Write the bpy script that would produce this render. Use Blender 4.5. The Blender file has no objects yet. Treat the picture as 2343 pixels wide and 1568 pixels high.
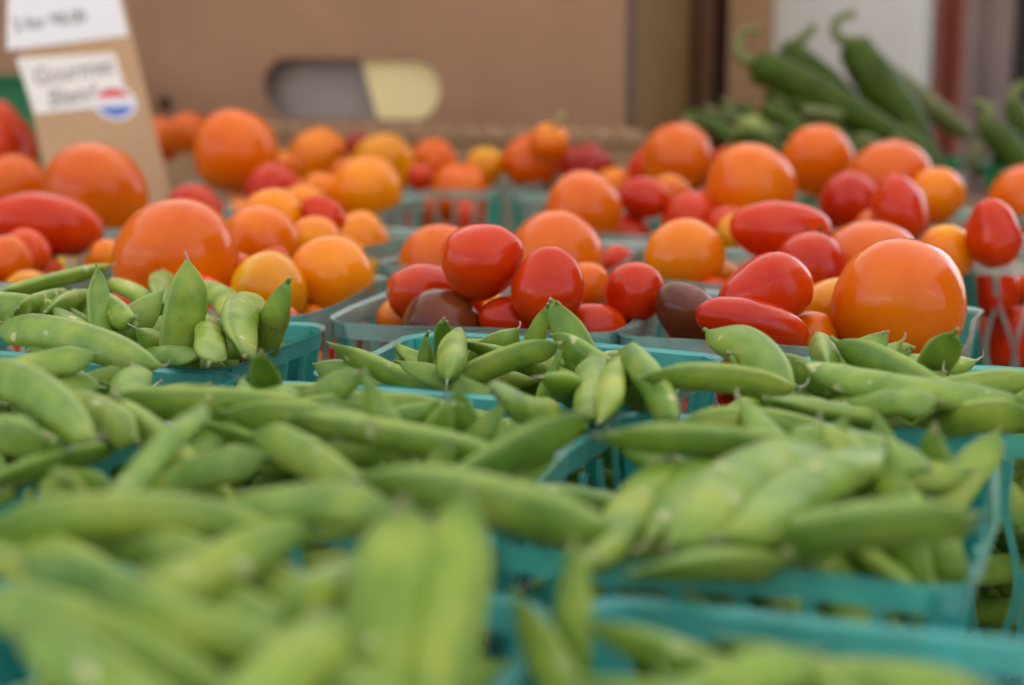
import bpy, bmesh, math, random
import numpy as np
from mathutils import Vector, Matrix, noise as mnoise

# ------------------------------------------------------------------ camera, sky, sun, exposure
U = 0.013                      # one drawing unit in metres (layout below is in these units)
CAM_H = 17.9                   # lens height above the table top, in units
F, CX, CY = 3695.0, 1171.5, 784.0          # focal length and centre of the photo measured at 2343 px width
YAW, PITCH = math.radians(18.5), math.radians(10.9)
sc = bpy.context.scene
col = sc.collection
cd = bpy.data.cameras.new('camera'); cam = bpy.data.objects.new('camera', cd); col.objects.link(cam)
cd.sensor_width = 36.0; cd.lens = 36.0 * F / 2343.0
cd.clip_start = 0.01; cd.clip_end = 400.0
cam.location = (0, 0, CAM_H * U)
cam.rotation_euler = (math.pi / 2 - PITCH, 0, YAW)
cd.dof.use_dof = True; cd.dof.focus_distance = 52.0 * U; cd.dof.aperture_fstop = 5.6; cd.dof.aperture_blades = 9
sc.camera = cam

SUN_EL, SUN_AZ = math.radians(60), math.radians(15)   # azimuth clockwise from +Y
world = bpy.data.worlds.new('World'); sc.world = world; world.use_nodes = True
wn = world.node_tree.nodes; wl = world.node_tree.links
sky = wn.new('ShaderNodeTexSky'); sky.sky_type = 'NISHITA'; sky.sun_disc = False
sky.sun_elevation = SUN_EL; sky.sun_rotation = SUN_AZ; sky.dust_density = 3.0
wn['Background'].inputs['Strength'].default_value = 0.15
wl.new(sky.outputs['Color'], wn['Background'].inputs['Color'])
sd = bpy.data.lights.new('sun', 'SUN'); sd.energy = 3.5; sd.angle = math.radians(0.6); sd.color = (1.0, 0.95, 0.87)
sun = bpy.data.objects.new('sun', sd); col.objects.link(sun)
sdir = Vector((math.sin(SUN_AZ) * math.cos(SUN_EL), math.cos(SUN_AZ) * math.cos(SUN_EL), math.sin(SUN_EL)))
sun.rotation_euler = sdir.to_track_quat('Z', 'Y').to_euler(); sun.location = sdir * 8
sc.view_settings.view_transform = 'Standard'; sc.view_settings.look = 'None'
sc.view_settings.gamma = 1.0; sc.view_settings.use_curve_mapping = False
sc.view_settings.exposure = 1.72
sc.cycles.max_bounces = 10; sc.cycles.transparent_max_bounces = 24
sc.cycles.use_denoising = True

# ------------------------------------------------------------------ helpers
random.seed(7); RNG = np.random.default_rng(11)
CAMP = np.array([0.0, 0.0, CAM_H])
FW = np.array([-math.sin(YAW) * math.cos(PITCH), math.cos(YAW) * math.cos(PITCH), -math.sin(PITCH)])
RT = np.array([math.cos(YAW), math.sin(YAW), 0.0]); UPV = np.cross(RT, FW)
def ray(x, y): return FW + RT * (x - CX) / F - UPV * (y - CY) / F
def at_z(x, y, z):
    r = ray(x, y); return CAMP + r * (z - CAM_H) / r[2]
def at_y(x, y, Y):
    r = ray(x, y); return CAMP + r * (Y / r[1])
def at_k(x, y, k): return CAMP + ray(x, y) * k
def depth(P): return float((np.asarray(P) - CAMP) @ FW)

def tag(o, label=None, cat=None, group=None, kind=None):
    if label: o['label'] = label
    if cat: o['category'] = cat
    if group: o['group'] = group
    if kind: o['kind'] = kind
    return o
def link(o, parent=None):
    col.objects.link(o)
    if parent is not None: o.parent = parent
    return o
def empty(name, loc, rz=0.0):
    o = bpy.data.objects.new(name, None); o.empty_display_size = 0.02
    o.location = loc; o.rotation_euler = (0, 0, rz); return link(o)
def mesh(name, verts, faces, mat, smooth=True):
    m = bpy.data.meshes.new(name); m.from_pydata([tuple(v) for v in verts], [], faces); m.update()
    bm = bmesh.new(); bm.from_mesh(m); bmesh.ops.recalc_face_normals(bm, faces=bm.faces); bm.to_mesh(m); bm.free()
    if mat: m.materials.append(mat)
    if smooth: m.polygons.foreach_set('use_smooth', [True] * len(m.polygons))
    return m
def obj(name, verts, faces, mat, parent=None, smooth=False):
    return link(bpy.data.objects.new(name, mesh(name, verts, faces, mat, smooth)), parent)
def bm_obj(name, bm, mat, parent=None, smooth=False):
    m = bpy.data.meshes.new(name); bm.to_mesh(m); bm.free()
    if mat: m.materials.append(mat)
    if smooth: m.polygons.foreach_set('use_smooth', [True] * len(m.polygons))
    return link(bpy.data.objects.new(name, m), parent)
def add_box(bm, lo, hi, bevel=0.0):
    r = bmesh.ops.create_cube(bm, size=1.0)
    for v in r['verts']:
        v.co = Vector([(lo[i] + hi[i]) / 2 + v.co[i] * (hi[i] - lo[i]) for i in range(3)])
    if bevel:
        es = list({e for v in r['verts'] for e in v.link_edges})
        bmesh.ops.bevel(bm, geom=es, offset=bevel, segments=2, affect='EDGES', profile=0.5)
def box_obj(name, lo, hi, mat, parent=None, bevel=0.0):
    bm = bmesh.new(); add_box(bm, lo, hi, bevel); return bm_obj(name, bm, mat, parent)
def tube(path, radii, n=10, flat=1.0, cap=True):
    """verts, faces of a tube through the points of path"""
    path = [Vector(p) for p in path]; V = []; Fc = []
    t0 = (path[1] - path[0]).normalized()
    ref = Vector((0, 0, 1)) if abs(t0.z) < 0.9 else Vector((1, 0, 0))
    nrm = (ref - t0 * ref.dot(t0)).normalized()
    for i, p in enumerate(path):
        t = (path[min(i + 1, len(path) - 1)] - path[max(i - 1, 0)]).normalized()
        nrm = (nrm - t * nrm.dot(t)).normalized(); bi = t.cross(nrm)
        for j in range(n):
            a = 2 * math.pi * j / n
            V.append(p + (nrm * math.cos(a) * flat + bi * math.sin(a)) * radii[i])
    for i in range(len(path) - 1):
        for j in range(n):
            k = (j + 1) % n
            Fc.append((i * n + j, i * n + k, (i + 1) * n + k, (i + 1) * n + j))
    if cap:
        Fc.append(tuple(range(n - 1, -1, -1))); b = (len(path) - 1) * n; Fc.append(tuple(range(b, b + n)))
    return V, Fc
def spline(pts, n):
    """Catmull-Rom through pts (tuples of any length)"""
    P = [np.array(p, float) for p in pts]; P = [2 * P[0] - P[1]] + P + [2 * P[-1] - P[-2]]; out = []
    seg = len(P) - 3
    for i in range(n):
        u = i / (n - 1) * seg; s = min(int(u), seg - 1); t = u - s
        a, b, c, d = P[s:s + 4]
        out.append(0.5 * (2 * b + (c - a) * t + (2 * a - 5 * b + 4 * c - d) * t * t + (3 * b - a - 3 * c + d) * t ** 3))
    return out

# ------------------------------------------------------------------ materials
def new_mat(name):
    m = bpy.data.materials.new(name); m.use_nodes = True
    nt = m.node_tree; return m, nt, nt.nodes['Principled BSDF'], nt.nodes, nt.links
def ramp(nodes, stops):
    r = nodes.new('ShaderNodeValToRGB'); e = r.color_ramp.elements
    e[0].position, e[0].color = stops[0][0], (*stops[0][1], 1)
    e[1].position, e[1].color = stops[-1][0], (*stops[-1][1], 1)
    for p, c in stops[1:-1]:
        q = e.new(p); q.color = (*c, 1)
    return r
def coords(nodes, links, scale):
    tc = nodes.new('ShaderNodeTexCoord'); oi = nodes.new('ShaderNodeObjectInfo')
    mp = nodes.new('ShaderNodeMapping'); mp.inputs['Scale'].default_value = (scale,) * 3
    mul = nodes.new('ShaderNodeMath'); mul.operation = 'MULTIPLY'; mul.inputs[1].default_value = 37.0
    links.new(oi.outputs['Random'], mul.inputs[0])
    cb = nodes.new('ShaderNodeCombineXYZ')
    for i in range(3): links.new(mul.outputs[0], cb.inputs[i])
    links.new(tc.outputs['Object'], mp.inputs['Vector']); links.new(cb.outputs[0], mp.inputs['Location'])
    return mp.outputs['Vector'], oi
def noise_tex(nodes, links, vec, scale, detail=3.0, rough=0.5):
    n = nodes.new('ShaderNodeTexNoise'); n.inputs['Scale'].default_value = scale
    n.inputs['Detail'].default_value = detail; n.inputs['Roughness'].default_value = rough
    links.new(vec, n.inputs['Vector']); return n
def mixc(nodes, links, fac, a, b, mode='MIX'):
    m = nodes.new('ShaderNodeMix'); m.data_type = 'RGBA'; m.blend_type = mode
    if isinstance(fac, float): m.inputs[0].default_value = fac
    else: links.new(fac, m.inputs[0])
    for s, v in ((6, a), (7, b)):
        if isinstance(v, tuple): m.inputs[s].default_value = (*v, 1)
        else: links.new(v, m.inputs[s])
    return m.outputs[2]
def bump(nodes, links, b, height, strength, dist):
    n = nodes.new('ShaderNodeBump'); n.inputs['Strength'].default_value = strength; n.inputs['Distance'].default_value = dist
    links.new(height, n.inputs['Height']); links.new(n.outputs[0], b.inputs['Normal'])

def mat_pod():
    m, nt, b, N, L = new_mat('pea_pod_skin')
    vec, oi = coords(N, L, 1.0)
    big = noise_tex(N, L, vec, 70, 3); fine = noise_tex(N, L, vec, 420, 4, 0.6)
    base = ramp(N, [(0.30, (0.130, 0.240, 0.020)), (0.50, (0.215, 0.325, 0.034)), (0.72, (0.345, 0.400, 0.052))])
    L.new(big.outputs['Fac'], base.inputs['Fac'])
    per = ramp(N, [(0.0, (0.66, 0.82, 0.80)), (0.5, (1.0, 1.0, 1.0)), (1.0, (1.16, 1.08, 1.0))]); L.new(oi.outputs['Random'], per.inputs['Fac'])
    c = mixc(N, L, 1.0, base.outputs[0], per.outputs[0], 'MULTIPLY')
    at = N.new('ShaderNodeAttribute'); at.attribute_name = 'seam'
    c = mixc(N, L, at.outputs['Fac'], c, (0.30, 0.40, 0.075))
    at2 = N.new('ShaderNodeAttribute'); at2.attribute_name = 'ends'
    c = mixc(N, L, at2.outputs['Fac'], c, (0.135, 0.235, 0.022))
    vo = N.new('ShaderNodeTexVoronoi'); vo.inputs['Scale'].default_value = 260; L.new(vec, vo.inputs['Vector'])
    sp = ramp(N, [(0.0, (1, 1, 1)), (0.055, (1, 1, 1)), (0.12, (0, 0, 0))]); L.new(vo.outputs['Distance'], sp.inputs['Fac'])
    gate = ramp(N, [(0.52, (0, 0, 0)), (0.62, (1, 1, 1))]); L.new(noise_tex(N, L, vec, 95, 1).outputs['Fac'], gate.inputs['Fac'])
    mg = N.new('ShaderNodeMath'); mg.operation = 'MULTIPLY'; L.new(sp.outputs[0], mg.inputs[0]); L.new(gate.outputs[0], mg.inputs[1])
    mg2 = N.new('ShaderNodeMath'); mg2.operation = 'MULTIPLY'; mg2.inputs[1].default_value = 0.35; L.new(mg.outputs[0], mg2.inputs[0])
    c = mixc(N, L, mg2.outputs[0], c, (0.42, 0.45, 0.20))
    edge = N.new('ShaderNodeAttribute'); edge.attribute_name = 'groove'
    c = mixc(N, L, edge.outputs['Fac'], c, (0.085, 0.165, 0.020))
    brn = ramp(N, [(0.69, (0, 0, 0)), (0.74, (0.8, 0.8, 0.8))]); L.new(noise_tex(N, L, vec, 210, 3).outputs['Fac'], brn.inputs['Fac'])
    c = mixc(N, L, brn.outputs[0], c, (0.22, 0.19, 0.06))
    scar = ramp(N, [(0.67, (0, 0, 0)), (0.73, (1, 1, 1))]); L.new(noise_tex(N, L, vec, 120, 2).outputs['Fac'], scar.inputs['Fac'])
    c = mixc(N, L, scar.outputs[0], c, (0.50, 0.50, 0.22))
    L.new(c, b.inputs['Base Color'])
    b.inputs['Roughness'].default_value = 0.46; b.inputs['Specular IOR Level'].default_value = 0.42
    b.inputs['Subsurface Weight'].default_value = 0.10; b.inputs['Subsurface Radius'].default_value = (0.5, 1.0, 0.2); b.inputs['Subsurface Scale'].default_value = 0.003
    bump(N, L, b, fine.outputs['Fac'], 0.22, 0.0012)
    return m
def mat_tomato(name, c1, c2, rough=0.13, speck=(0.8, 0.45, 0.2)):
    m, nt, b, N, L = new_mat(name)
    vec, oi = coords(N, L, 1.0)
    big = noise_tex(N, L, vec, 32, 3)
    r = ramp(N, [(0.32, c1), (0.70, c2)]); L.new(big.outputs['Fac'], r.inputs['Fac'])
    per = ramp(N, [(0.0, (0.90, 0.80, 0.85)), (0.5, (1.0, 1.0, 1.0)), (1.0, (1.05, 1.16, 1.0))]); L.new(oi.outputs['Random'], per.inputs['Fac'])
    c = mixc(N, L, 1.0, r.outputs[0], per.outputs[0], 'MULTIPLY')
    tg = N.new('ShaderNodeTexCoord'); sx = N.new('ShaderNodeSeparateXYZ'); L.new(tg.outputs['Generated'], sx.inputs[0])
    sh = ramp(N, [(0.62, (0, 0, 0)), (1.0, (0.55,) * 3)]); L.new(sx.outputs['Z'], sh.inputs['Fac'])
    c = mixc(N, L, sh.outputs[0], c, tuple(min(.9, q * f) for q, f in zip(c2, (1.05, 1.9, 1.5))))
    vo = N.new('ShaderNodeTexVoronoi'); vo.inputs['Scale'].default_value = 330; L.new(vec, vo.inputs['Vector'])
    sp = ramp(N, [(0.0, (0.30,) * 3), (0.05, (0.18,) * 3), (0.11, (0, 0, 0))]); L.new(vo.outputs['Distance'], sp.inputs['Fac'])
    c = mixc(N, L, sp.outputs[0], c, speck)
    L.new(c, b.inputs['Base Color'])
    b.inputs['Roughness'].default_value = rough; b.inputs['Specular IOR Level'].default_value = 0.31
    b.inputs['Subsurface Weight'].default_value = 0.35; b.inputs['Subsurface Radius'].default_value = (1.0, 0.35, 0.10); b.inputs['Subsurface Scale'].default_value = 0.009
    rr = noise_tex(N, L, vec, 140, 4); rm = N.new('ShaderNodeMapRange')
    rm.inputs['To Min'].default_value = rough - 0.05; rm.inputs['To Max'].default_value = rough + 0.07
    L.new(rr.outputs['Fac'], rm.inputs['Value']); L.new(rm.outputs[0], b.inputs['Roughness'])
    bump(N, L, b, noise_tex(N, L, vec, 60, 2).outputs['Fac'], 0.10, 0.0015)
    return m
def mat_plain(name, color, rough=0.6, var=0.12, scale=40, spec=0.4, bmp=0.0):
    m, nt, b, N, L = new_mat(name)
    vec, oi = coords(N, L, 1.0); n = noise_tex(N, L, vec, scale, 4)
    r = ramp(N, [(0.25, tuple(x * (1 - var) for x in color)), (0.75, tuple(min(1, x * (1 + var)) for x in color))])
    L.new(n.outputs['Fac'], r.inputs['Fac']); L.new(r.outputs[0], b.inputs['Base Color'])
    b.inputs['Roughness'].default_value = rough; b.inputs['Specular IOR Level'].default_value = spec
    if bmp: bump(N, L, b, n.outputs['Fac'], bmp, 0.002)
    return m
def mat_card(name, color):
    m, nt, b, N, L = new_mat(name)
    tc = N.new('ShaderNodeTexCoord'); mp = N.new('ShaderNodeMapping'); L.new(tc.outputs['Object'], mp.inputs['Vector'])
    mp.inputs['Scale'].default_value = (1, 1, 1)
    n1 = noise_tex(N, L, mp.outputs[0], 9, 4, 0.6); n2 = noise_tex(N, L, mp.outputs[0], 320, 3, 0.7)
    wv = N.new('ShaderNodeTexWave'); wv.bands_direction = 'X'; wv.inputs['Scale'].default_value = 48; wv.inputs['Distortion'].default_value = 1.0
    L.new(mp.outputs[0], wv.inputs['Vector'])
    r = ramp(N, [(0.3, tuple(x * 0.88 for x in color)), (0.7, tuple(x * 1.10 for x in color))]); L.new(n1.outputs['Fac'], r.inputs['Fac'])
    c = mixc(N, L, 0.10, r.outputs[0], n2.outputs['Color'], 'OVERLAY')
    c = mixc(N, L, 0.05, c, wv.outputs['Color'], 'OVERLAY')
    L.new(c, b.inputs['Base Color']); b.inputs['Roughness'].default_value = 0.8; b.inputs['Specular IOR Level'].default_value = 0.25
    bump(N, L, b, wv.outputs['Fac'], 0.10, 0.0008)
    return m
def mat_plastic(name, color, trans, clear):
    """thin moulded polythene: lets light through, partly see-through, soft gloss"""
    m = bpy.data.materials.new(name); m.use_nodes = True; nt = m.node_tree; N = nt.nodes; L = nt.links
    N.remove(N['Principled BSDF']); out = N['Material Output']
    tc = N.new('ShaderNodeTexCoord'); nz = noise_tex(N, L, tc.outputs['Object'], 60, 3)
    r = ramp(N, [(0.3, tuple(x * 0.86 for x in color)), (0.7, tuple(min(1, x * 1.12) for x in color))]); L.new(nz.outputs['Fac'], r.inputs['Fac'])
    df = N.new('ShaderNodeBsdfDiffuse'); L.new(r.outputs[0], df.inputs['Color'])
    tl = N.new('ShaderNodeBsdfTranslucent'); L.new(r.outputs[0], tl.inputs['Color'])
    tp = N.new('ShaderNodeBsdfTransparent'); tp.inputs['Color'].default_value = (*[0.35 + 0.65 * min(1, x * 1.5) for x in color], 1)
    gl = N.new('ShaderNodeBsdfGlossy'); gl.inputs['Roughness'].default_value = 0.28
    m1 = N.new('ShaderNodeMixShader'); m1.inputs[0].default_value = trans; L.new(df.outputs[0], m1.inputs[1]); L.new(tl.outputs[0], m1.inputs[2])
    m2 = N.new('ShaderNodeMixShader'); m2.inputs[0].default_value = clear; L.new(m1.outputs[0], m2.inputs[1]); L.new(tp.outputs[0], m2.inputs[2])
    fr = N.new('ShaderNodeFresnel'); fr.inputs['IOR'].default_value = 1.45
    m3 = N.new('ShaderNodeMixShader'); L.new(fr.outputs[0], m3.inputs[0]); L.new(m2.outputs[0], m3.inputs[1]); L.new(gl.outputs[0], m3.inputs[2])
    L.new(m3.outputs[0], out.inputs['Surface'])
    return m

M = dict(
    pod=mat_pod(),
    calyx=mat_plain('dried_calyx', (0.34, 0.27, 0.15), 0.8, 0.3, 300), thread=mat_plain('dried_thread', (0.48, 0.42, 0.29), 0.8, 0.2, 300),
    O=mat_tomato('tomato_orange', (0.68, 0.105, 0.0004), (0.76, 0.160, 0.0006)),
    Y=mat_tomato('tomato_yellow_orange', (0.80, 0.195, 0.0008), (0.86, 0.270, 0.001)),
    A=mat_tomato('tomato_amber', (0.70, 0.250, 0.001), (0.76, 0.320, 0.002)),
    R=mat_tomato('tomato_red', (0.52, 0.018, 0.0006), (0.62, 0.042, 0.0008), 0.14, (0.7, 0.2, 0.1)),
    V=mat_tomato('tomato_vermilion', (0.62, 0.034, 0.001), (0.70, 0.055, 0.001), 0.15),
    D=mat_tomato('tomato_dark_red', (0.28, 0.007, 0.002), (0.36, 0.012, 0.002), 0.18),
    B=mat_tomato('tomato_maroon', (0.110, 0.024, 0.008), (0.200, 0.045, 0.011), 0.15, (0.4, 0.2, 0.12)),
    cutend=mat_plain('cut_stub_end', (0.30, 0.27, 0.14), 0.8, 0.3, 300),
    scar=mat_plain('stem_scar', (0.40, 0.30, 0.14), 0.8, 0.25, 300), stemg=mat_plain('tomato_stem', (0.36, 0.36, 0.12), 0.7, 0.2, 200),
    teal=mat_plastic('teal_plastic', (0.22, 0.76, 0.67), 0.55, 0.45), teal2=mat_plastic('teal_plastic_thick', (0.03, 0.55, 0.50), 0.5, 0.2),
    aqua=mat_plastic('aqua_plastic', (0.58, 0.88, 0.78), 0.55, 0.54), aqua2=mat_plastic('aqua_plastic_thick', (0.10, 0.62, 0.54), 0.5, 0.3),
    green=mat_plastic('green_plastic', (0.02, 0.26, 0.10), 0.35, 0.08),
    card=mat_card('box_cardboard', (0.36, 0.205, 0.122)), card2=mat_card('kraft_card', (0.42, 0.265, 0.145)), cardlip=mat_card('corrugated_edge', (0.38, 0.235, 0.13)),
    paper=mat_plain('white_paper', (0.66, 0.655, 0.66), 0.6, 0.04, 20), paper2=mat_plain('cream_paper', (0.68, 0.65, 0.60), 0.6, 0.05, 20),
    ink=mat_plain('grey_ink', (0.13, 0.12, 0.11), 0.6, 0.2, 80), ink2=mat_plain('pencil_ink', (0.26, 0.24, 0.22), 0.6, 0.2, 80),
    red=mat_plain('print_red', (0.60, 0.07, 0.06), 0.5, 0.1, 60), blue=mat_plain('print_blue', (0.05, 0.13, 0.45), 0.5, 0.1, 60),
    pepper=mat_plain('pepper_skin', (0.045, 0.078, 0.005), 0.45, 0.5, 30, 0.16, 0.05), pepper2=mat_plain('pepper_skin_pale', (0.11, 0.125, 0.03), 0.45, 0.30, 30, 0.35, 0.05),
    pepper3=mat_plain('pepper_skin_lime', (0.26, 0.30, 0.06), 0.34, 0.25, 30, 0.5), pstem=mat_plain('pepper_stem', (0.15, 0.18, 0.04), 0.5, 0.25, 90),
)

# ------------------------------------------------------------------ the setting: ground, table, canopy
GZ = -0.78                                     # pavement below the table top (metres)
M['asphalt'] = mat_plain('worn_concrete', (0.32, 0.31, 0.29), 0.9, 0.2, 60, 0.3, 0.3)
M['wood'] = mat_plain('table_board', (0.26, 0.165, 0.10), 0.7, 0.25, 14, 0.3, 0.1)
M['steel'] = mat_plain('painted_steel', (0.45, 0.45, 0.46), 0.4, 0.06, 30)
ground = obj('ground', [(-150, -150, GZ), (150, -150, GZ), (150, 150, GZ), (-150, 150, GZ)], [(0, 1, 2, 3)], M['asphalt'])
tag(ground, kind='structure')

tb = empty('market_table', (-0.35, 1.0, GZ)); tag(tb, 'brown board market table carrying the baskets and boxes', 'table')
TX0, TX1, TY0, TY1 = -1.5, 1.5, -0.82, 1.45
for i in range(9):                              # boards run along the stall
    y0 = TY0 + (TY1 - TY0) * i / 9; y1 = TY0 + (TY1 - TY0) * (i + 1) / 9 - 0.004
    box_obj('plank', (TX0, y0, -GZ - 0.03), (TX1, y1, -GZ - 0.0005 - 0.001 * (i % 2)), M['wood'], tb, 0.002)
for sx in (TX0 + 0.08, TX1 - 0.12):
    for sy in (TY0 + 0.08, TY1 - 0.12):
        box_obj('leg', (sx, sy, 0), (sx + 0.04, sy + 0.04, -GZ - 0.0305), M['steel'], tb, 0.004)
for sx in (TX0 + 0.06, TX1 - 0.10):
    box_obj('rail', (sx, TY0 + 0.12, -GZ - 0.075), (sx + 0.03, TY1 - 0.12, -GZ - 0.0305), M['steel'], tb, 0.003)

def canopy(loc, h, e, pk, label, curtains, thin):
    m = bpy.data.materials.new('canopy_fabric'); m.use_nodes = True; N = m.node_tree.nodes; L = m.node_tree.links
    N.remove(N['Principled BSDF']); df = N.new('ShaderNodeBsdfDiffuse'); tl = N.new('ShaderNodeBsdfTranslucent'); mx = N.new('ShaderNodeMixShader')
    tc = N.new('ShaderNodeTexCoord'); nz = noise_tex(N, L, tc.outputs['Object'], 3, 3)
    r = ramp(N, [(0.3, (0.78, 0.77, 0.74)), (0.7, (0.86, 0.85, 0.83))]); L.new(nz.outputs['Fac'], r.inputs['Fac'])
    L.new(r.outputs[0], df.inputs['Color']); L.new(r.outputs[0], tl.inputs['Color']); mx.inputs[0].default_value = thin
    L.new(df.outputs[0], mx.inputs[1]); L.new(tl.outputs[0], mx.inputs[2]); L.new(mx.outputs[0], N['Material Output'].inputs['Surface'])
    root = empty('market_canopy', (*loc, GZ)); tag(root, label, 'canopy', 'white market canopies')
    c = [(-h, -h, e), (h, -h, e), (h, h, e), (-h, h, e)]
    n = 8; V = []; Fc = []
    for a in range(4):                           # four sagging roof panels
        p, q = Vector(c[a]), Vector(c[(a + 1) % 4]); top = Vector((0, 0, pk)); b0 = len(V)
        for i in range(n + 1):
            for j in range(n + 1):
                u, v = i / n, j / n
                w = p.lerp(q, u).lerp(top, v); w.z -= 0.06 * math.sin(math.pi * u) * math.sin(math.pi * v); V.append(w)
        for i in range(n):
            for j in range(n):
                k = b0 + i * (n + 1) + j; Fc.append((k, k + n + 1, k + n + 2, k + 1))
    obj('roof', V, Fc, m, root, True)
    for a in range(4):
        p, q = Vector(c[a]), Vector(c[(a + 1) % 4]); V = []; Fc = []
        for i in range(25):
            w = p.lerp(q, i / 24); V += [w, w - Vector((0, 0, 0.2 + 0.05 * abs(math.sin(i * math.pi / 4))))]
        for i in range(24): Fc.append((2 * i, 2 * i + 1, 2 * i + 3, 2 * i + 2))
        obj('valance', V, Fc, m, root)
        V, Fc = tube([(c[a][0] * .985, c[a][1] * .985, 0), (c[a][0] * .985, c[a][1] * .985, e - .01)], [.02, .02], 10)
        obj('pole', V, Fc, M['steel'], root, True)
    M['tarp'] = mat_plain('grey_brown_tarp', (0.16, 0.13, 0.11), 0.9, 0.15, 4)
    for sx in (-1, 1) if curtains else ():            # unseen side curtains added to block low skylight
        V = []; Fc = []
        for i in range(31):
            y = -h * .35 + h * 1.33 * i / 30; x = sx * (h - .06) + .04 * math.sin(i * 1.1)
            V += [(x, y, .1), (x, y, e - .03)]
        for i in range(30): Fc.append((2 * i, 2 * i + 2, 2 * i + 3, 2 * i + 1))
        obj('blocking_curtain', V, Fc, M['tarp'], root, True)
canopy((-0.45, 1.25), 1.95, 2.15, 2.9, 'white fabric market canopy with added light-blocking side curtains above the stall', True, 0.26)
canopy((4.9, -2.9), 1.4, 2.0, 2.8, 'added white canopy off to the right, unseen, for tomato highlights', False, 0.05)  # unseen tent added as a bright source for tomato highlights
canopy((-2.2, -5.0), 1.4, 2.0, 2.8, 'added white canopy behind the camera, unseen, for tomato highlights', False, 0.05)  # second added tent, same use for highlights
# unseen building added behind the camera to block low sky and give frontal fill
M['wallb'] = mat_plain('brown_render', (0.40, 0.35, 0.31), 0.9, 0.15, 3); M['glass'] = mat_plain('dark_window', (0.03, 0.035, 0.04), 0.1, 0.1, 5)
bd = empty('blocking_building', (1.6, -8.0, GZ)); tag(bd, 'added pale brown building out of view, blocking low sky', 'building')
box_obj('wall', (-6.2, -3.0, 0), (6.2, 0, 4.2), M['wallb'], bd); box_obj('roof', (-6.4, -3.2, 4.205), (6.4, 0.3, 4.4), M['wallb'], bd)
for i in range(4):
    x = -3.2 + 2.1 * i
    w_ = box_obj('window', (x - .55, 0.003, 1.0), (x + .55, .05, 2.6), M['wallb'], bd); box_obj('pane', (x - .48, .053, 1.07), (x + .48, .06, 2.53), M['glass'], w_)

# ------------------------------------------------------------------ berry baskets
RIM = 7.5
# key: centre x, y, width, depth, turn (deg), rim height, tint, label
BASKETS = {
 'L': (-29.8, 48.3, 10.8, 7.8, -1, RIM, 'teal', 'teal berry basket of snap peas with one broad pod standing at its middle'),
 'P': (-15.6, 47.8, 11.0, 8.4, -3, RIM, 'teal', 'teal berry basket of snap peas whose two tallest pods lean together like a tent'),
 'R': (-2.5, 47.6, 10.6, 8.8, -4, RIM, 'teal', 'teal berry basket of snap peas set against the largest orange tomato'),
 'M': (-28.8, 38.0, 10.6, 12.0, -1, RIM, 'teal', 'teal berry basket of snap peas with a long flat pod bridging its back rim'),
 'N': (-17.4, 37.0, 10.2, 12.2, -1, RIM, 'teal', 'teal berry basket heaped with snap peas, between two other pea baskets of its row'),
 'Q': (-6.0, 36.7, 10.2, 12.4, -1, RIM, 'teal', 'teal berry basket of large snap peas with its open diamond side bare'),
 'T': (-13.5, 21.6, 10.4, 11.6, 0, RIM, 'teal', 'teal berry basket with two big snap peas standing side by side'),
 'S': (-2.8, 22.0, 10.4, 11.8, -2, RIM, 'teal', 'teal berry basket of snap peas filled below its wide pale rim'),
 'K': (-32.0, 58.6, 10.8, 9.6, 1, RIM, 'aqua', 'aqua berry basket of orange and yellow tomatoes behind the standing pea pod'),
 'Z': (-45.0, 63.5, 10.6, 11.6, 2, RIM, 'aqua', 'aqua berry basket with a long red plum tomato along its rim'),
 'A': (-19.9, 59.0, 10.8, 10.8, 2, RIM, 'aqua', 'aqua berry basket of red tomatoes with a round maroon one by its front rim'),
 'C': (-8.3, 58.8, 11.6, 10.2, -3, RIM, 'aqua', 'aqua berry basket holding the largest orange tomato and a red plum'),
 'k': (-36.8, 74.5, 10.4, 12.0, -3, RIM, 'aqua', 'aqua berry basket of yellow and red tomatoes with a bare back rim'),
 'z': (-51.5, 80.5, 11.0, 11.4, 2, RIM, 'aqua', 'aqua berry basket with a big orange tomato in front of the price card'),
 'B': (-23.8, 72.8, 10.2, 11.8, -2, RIM, 'aqua', 'aqua berry basket whose half empty heap holds two orange tomatoes'),
 'c': (-10.8, 72.2, 11.6, 11.0, -1, RIM, 'aqua', 'aqua berry basket with a red plum lying beside two orange tomatoes'),
 'D': (1.2, 83.0, 11.0, 10.8, 3, RIM, 'aqua', 'aqua berry basket with red tomatoes showing through its diamond front'),
 'E': (-43.2, 90.5, 11.0, 12.4, 4, RIM, 'aqua', 'aqua berry basket of glossy yellow tomatoes in front of the box'),
 'H': (-19.0, 88.0, 11.2, 11.4, 0, RIM, 'aqua', 'aqua berry basket of red tomatoes topped by a very large orange one'),
 'h': (-8.0, 93.5, 9.6, 13.2, 0, RIM, 'aqua', 'aqua berry basket of red and yellow tomatoes in front of the green peppers'),
 'G': (-40.6, 107.2, 10.6, 10.8, 3, RIM, 'aqua', 'aqua berry basket of small mixed tomatoes under the box handle'),
 'f': (-52.8, 106.0, 10.8, 11.0, 2, RIM, 'aqua', 'aqua berry basket of orange and yellow tomatoes beside the price card'),
 'F': (-29.0, 106.5, 10.6, 10.8, 2, RIM, 'aqua', 'aqua berry basket of orange tomatoes, one with a pale stem'),
 'g': (-17.0, 104.5, 11.0, 10.6, 0, RIM, 'aqua', 'aqua berry basket of orange tomatoes at the foot of the box corner'),
 'U': (1.8, 103.0, 11.0, 10.4, -2, RIM, 'aqua', 'aqua berry basket with one broad orange tomato beside the peppers'),
}
TAPER = 0.80
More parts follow.
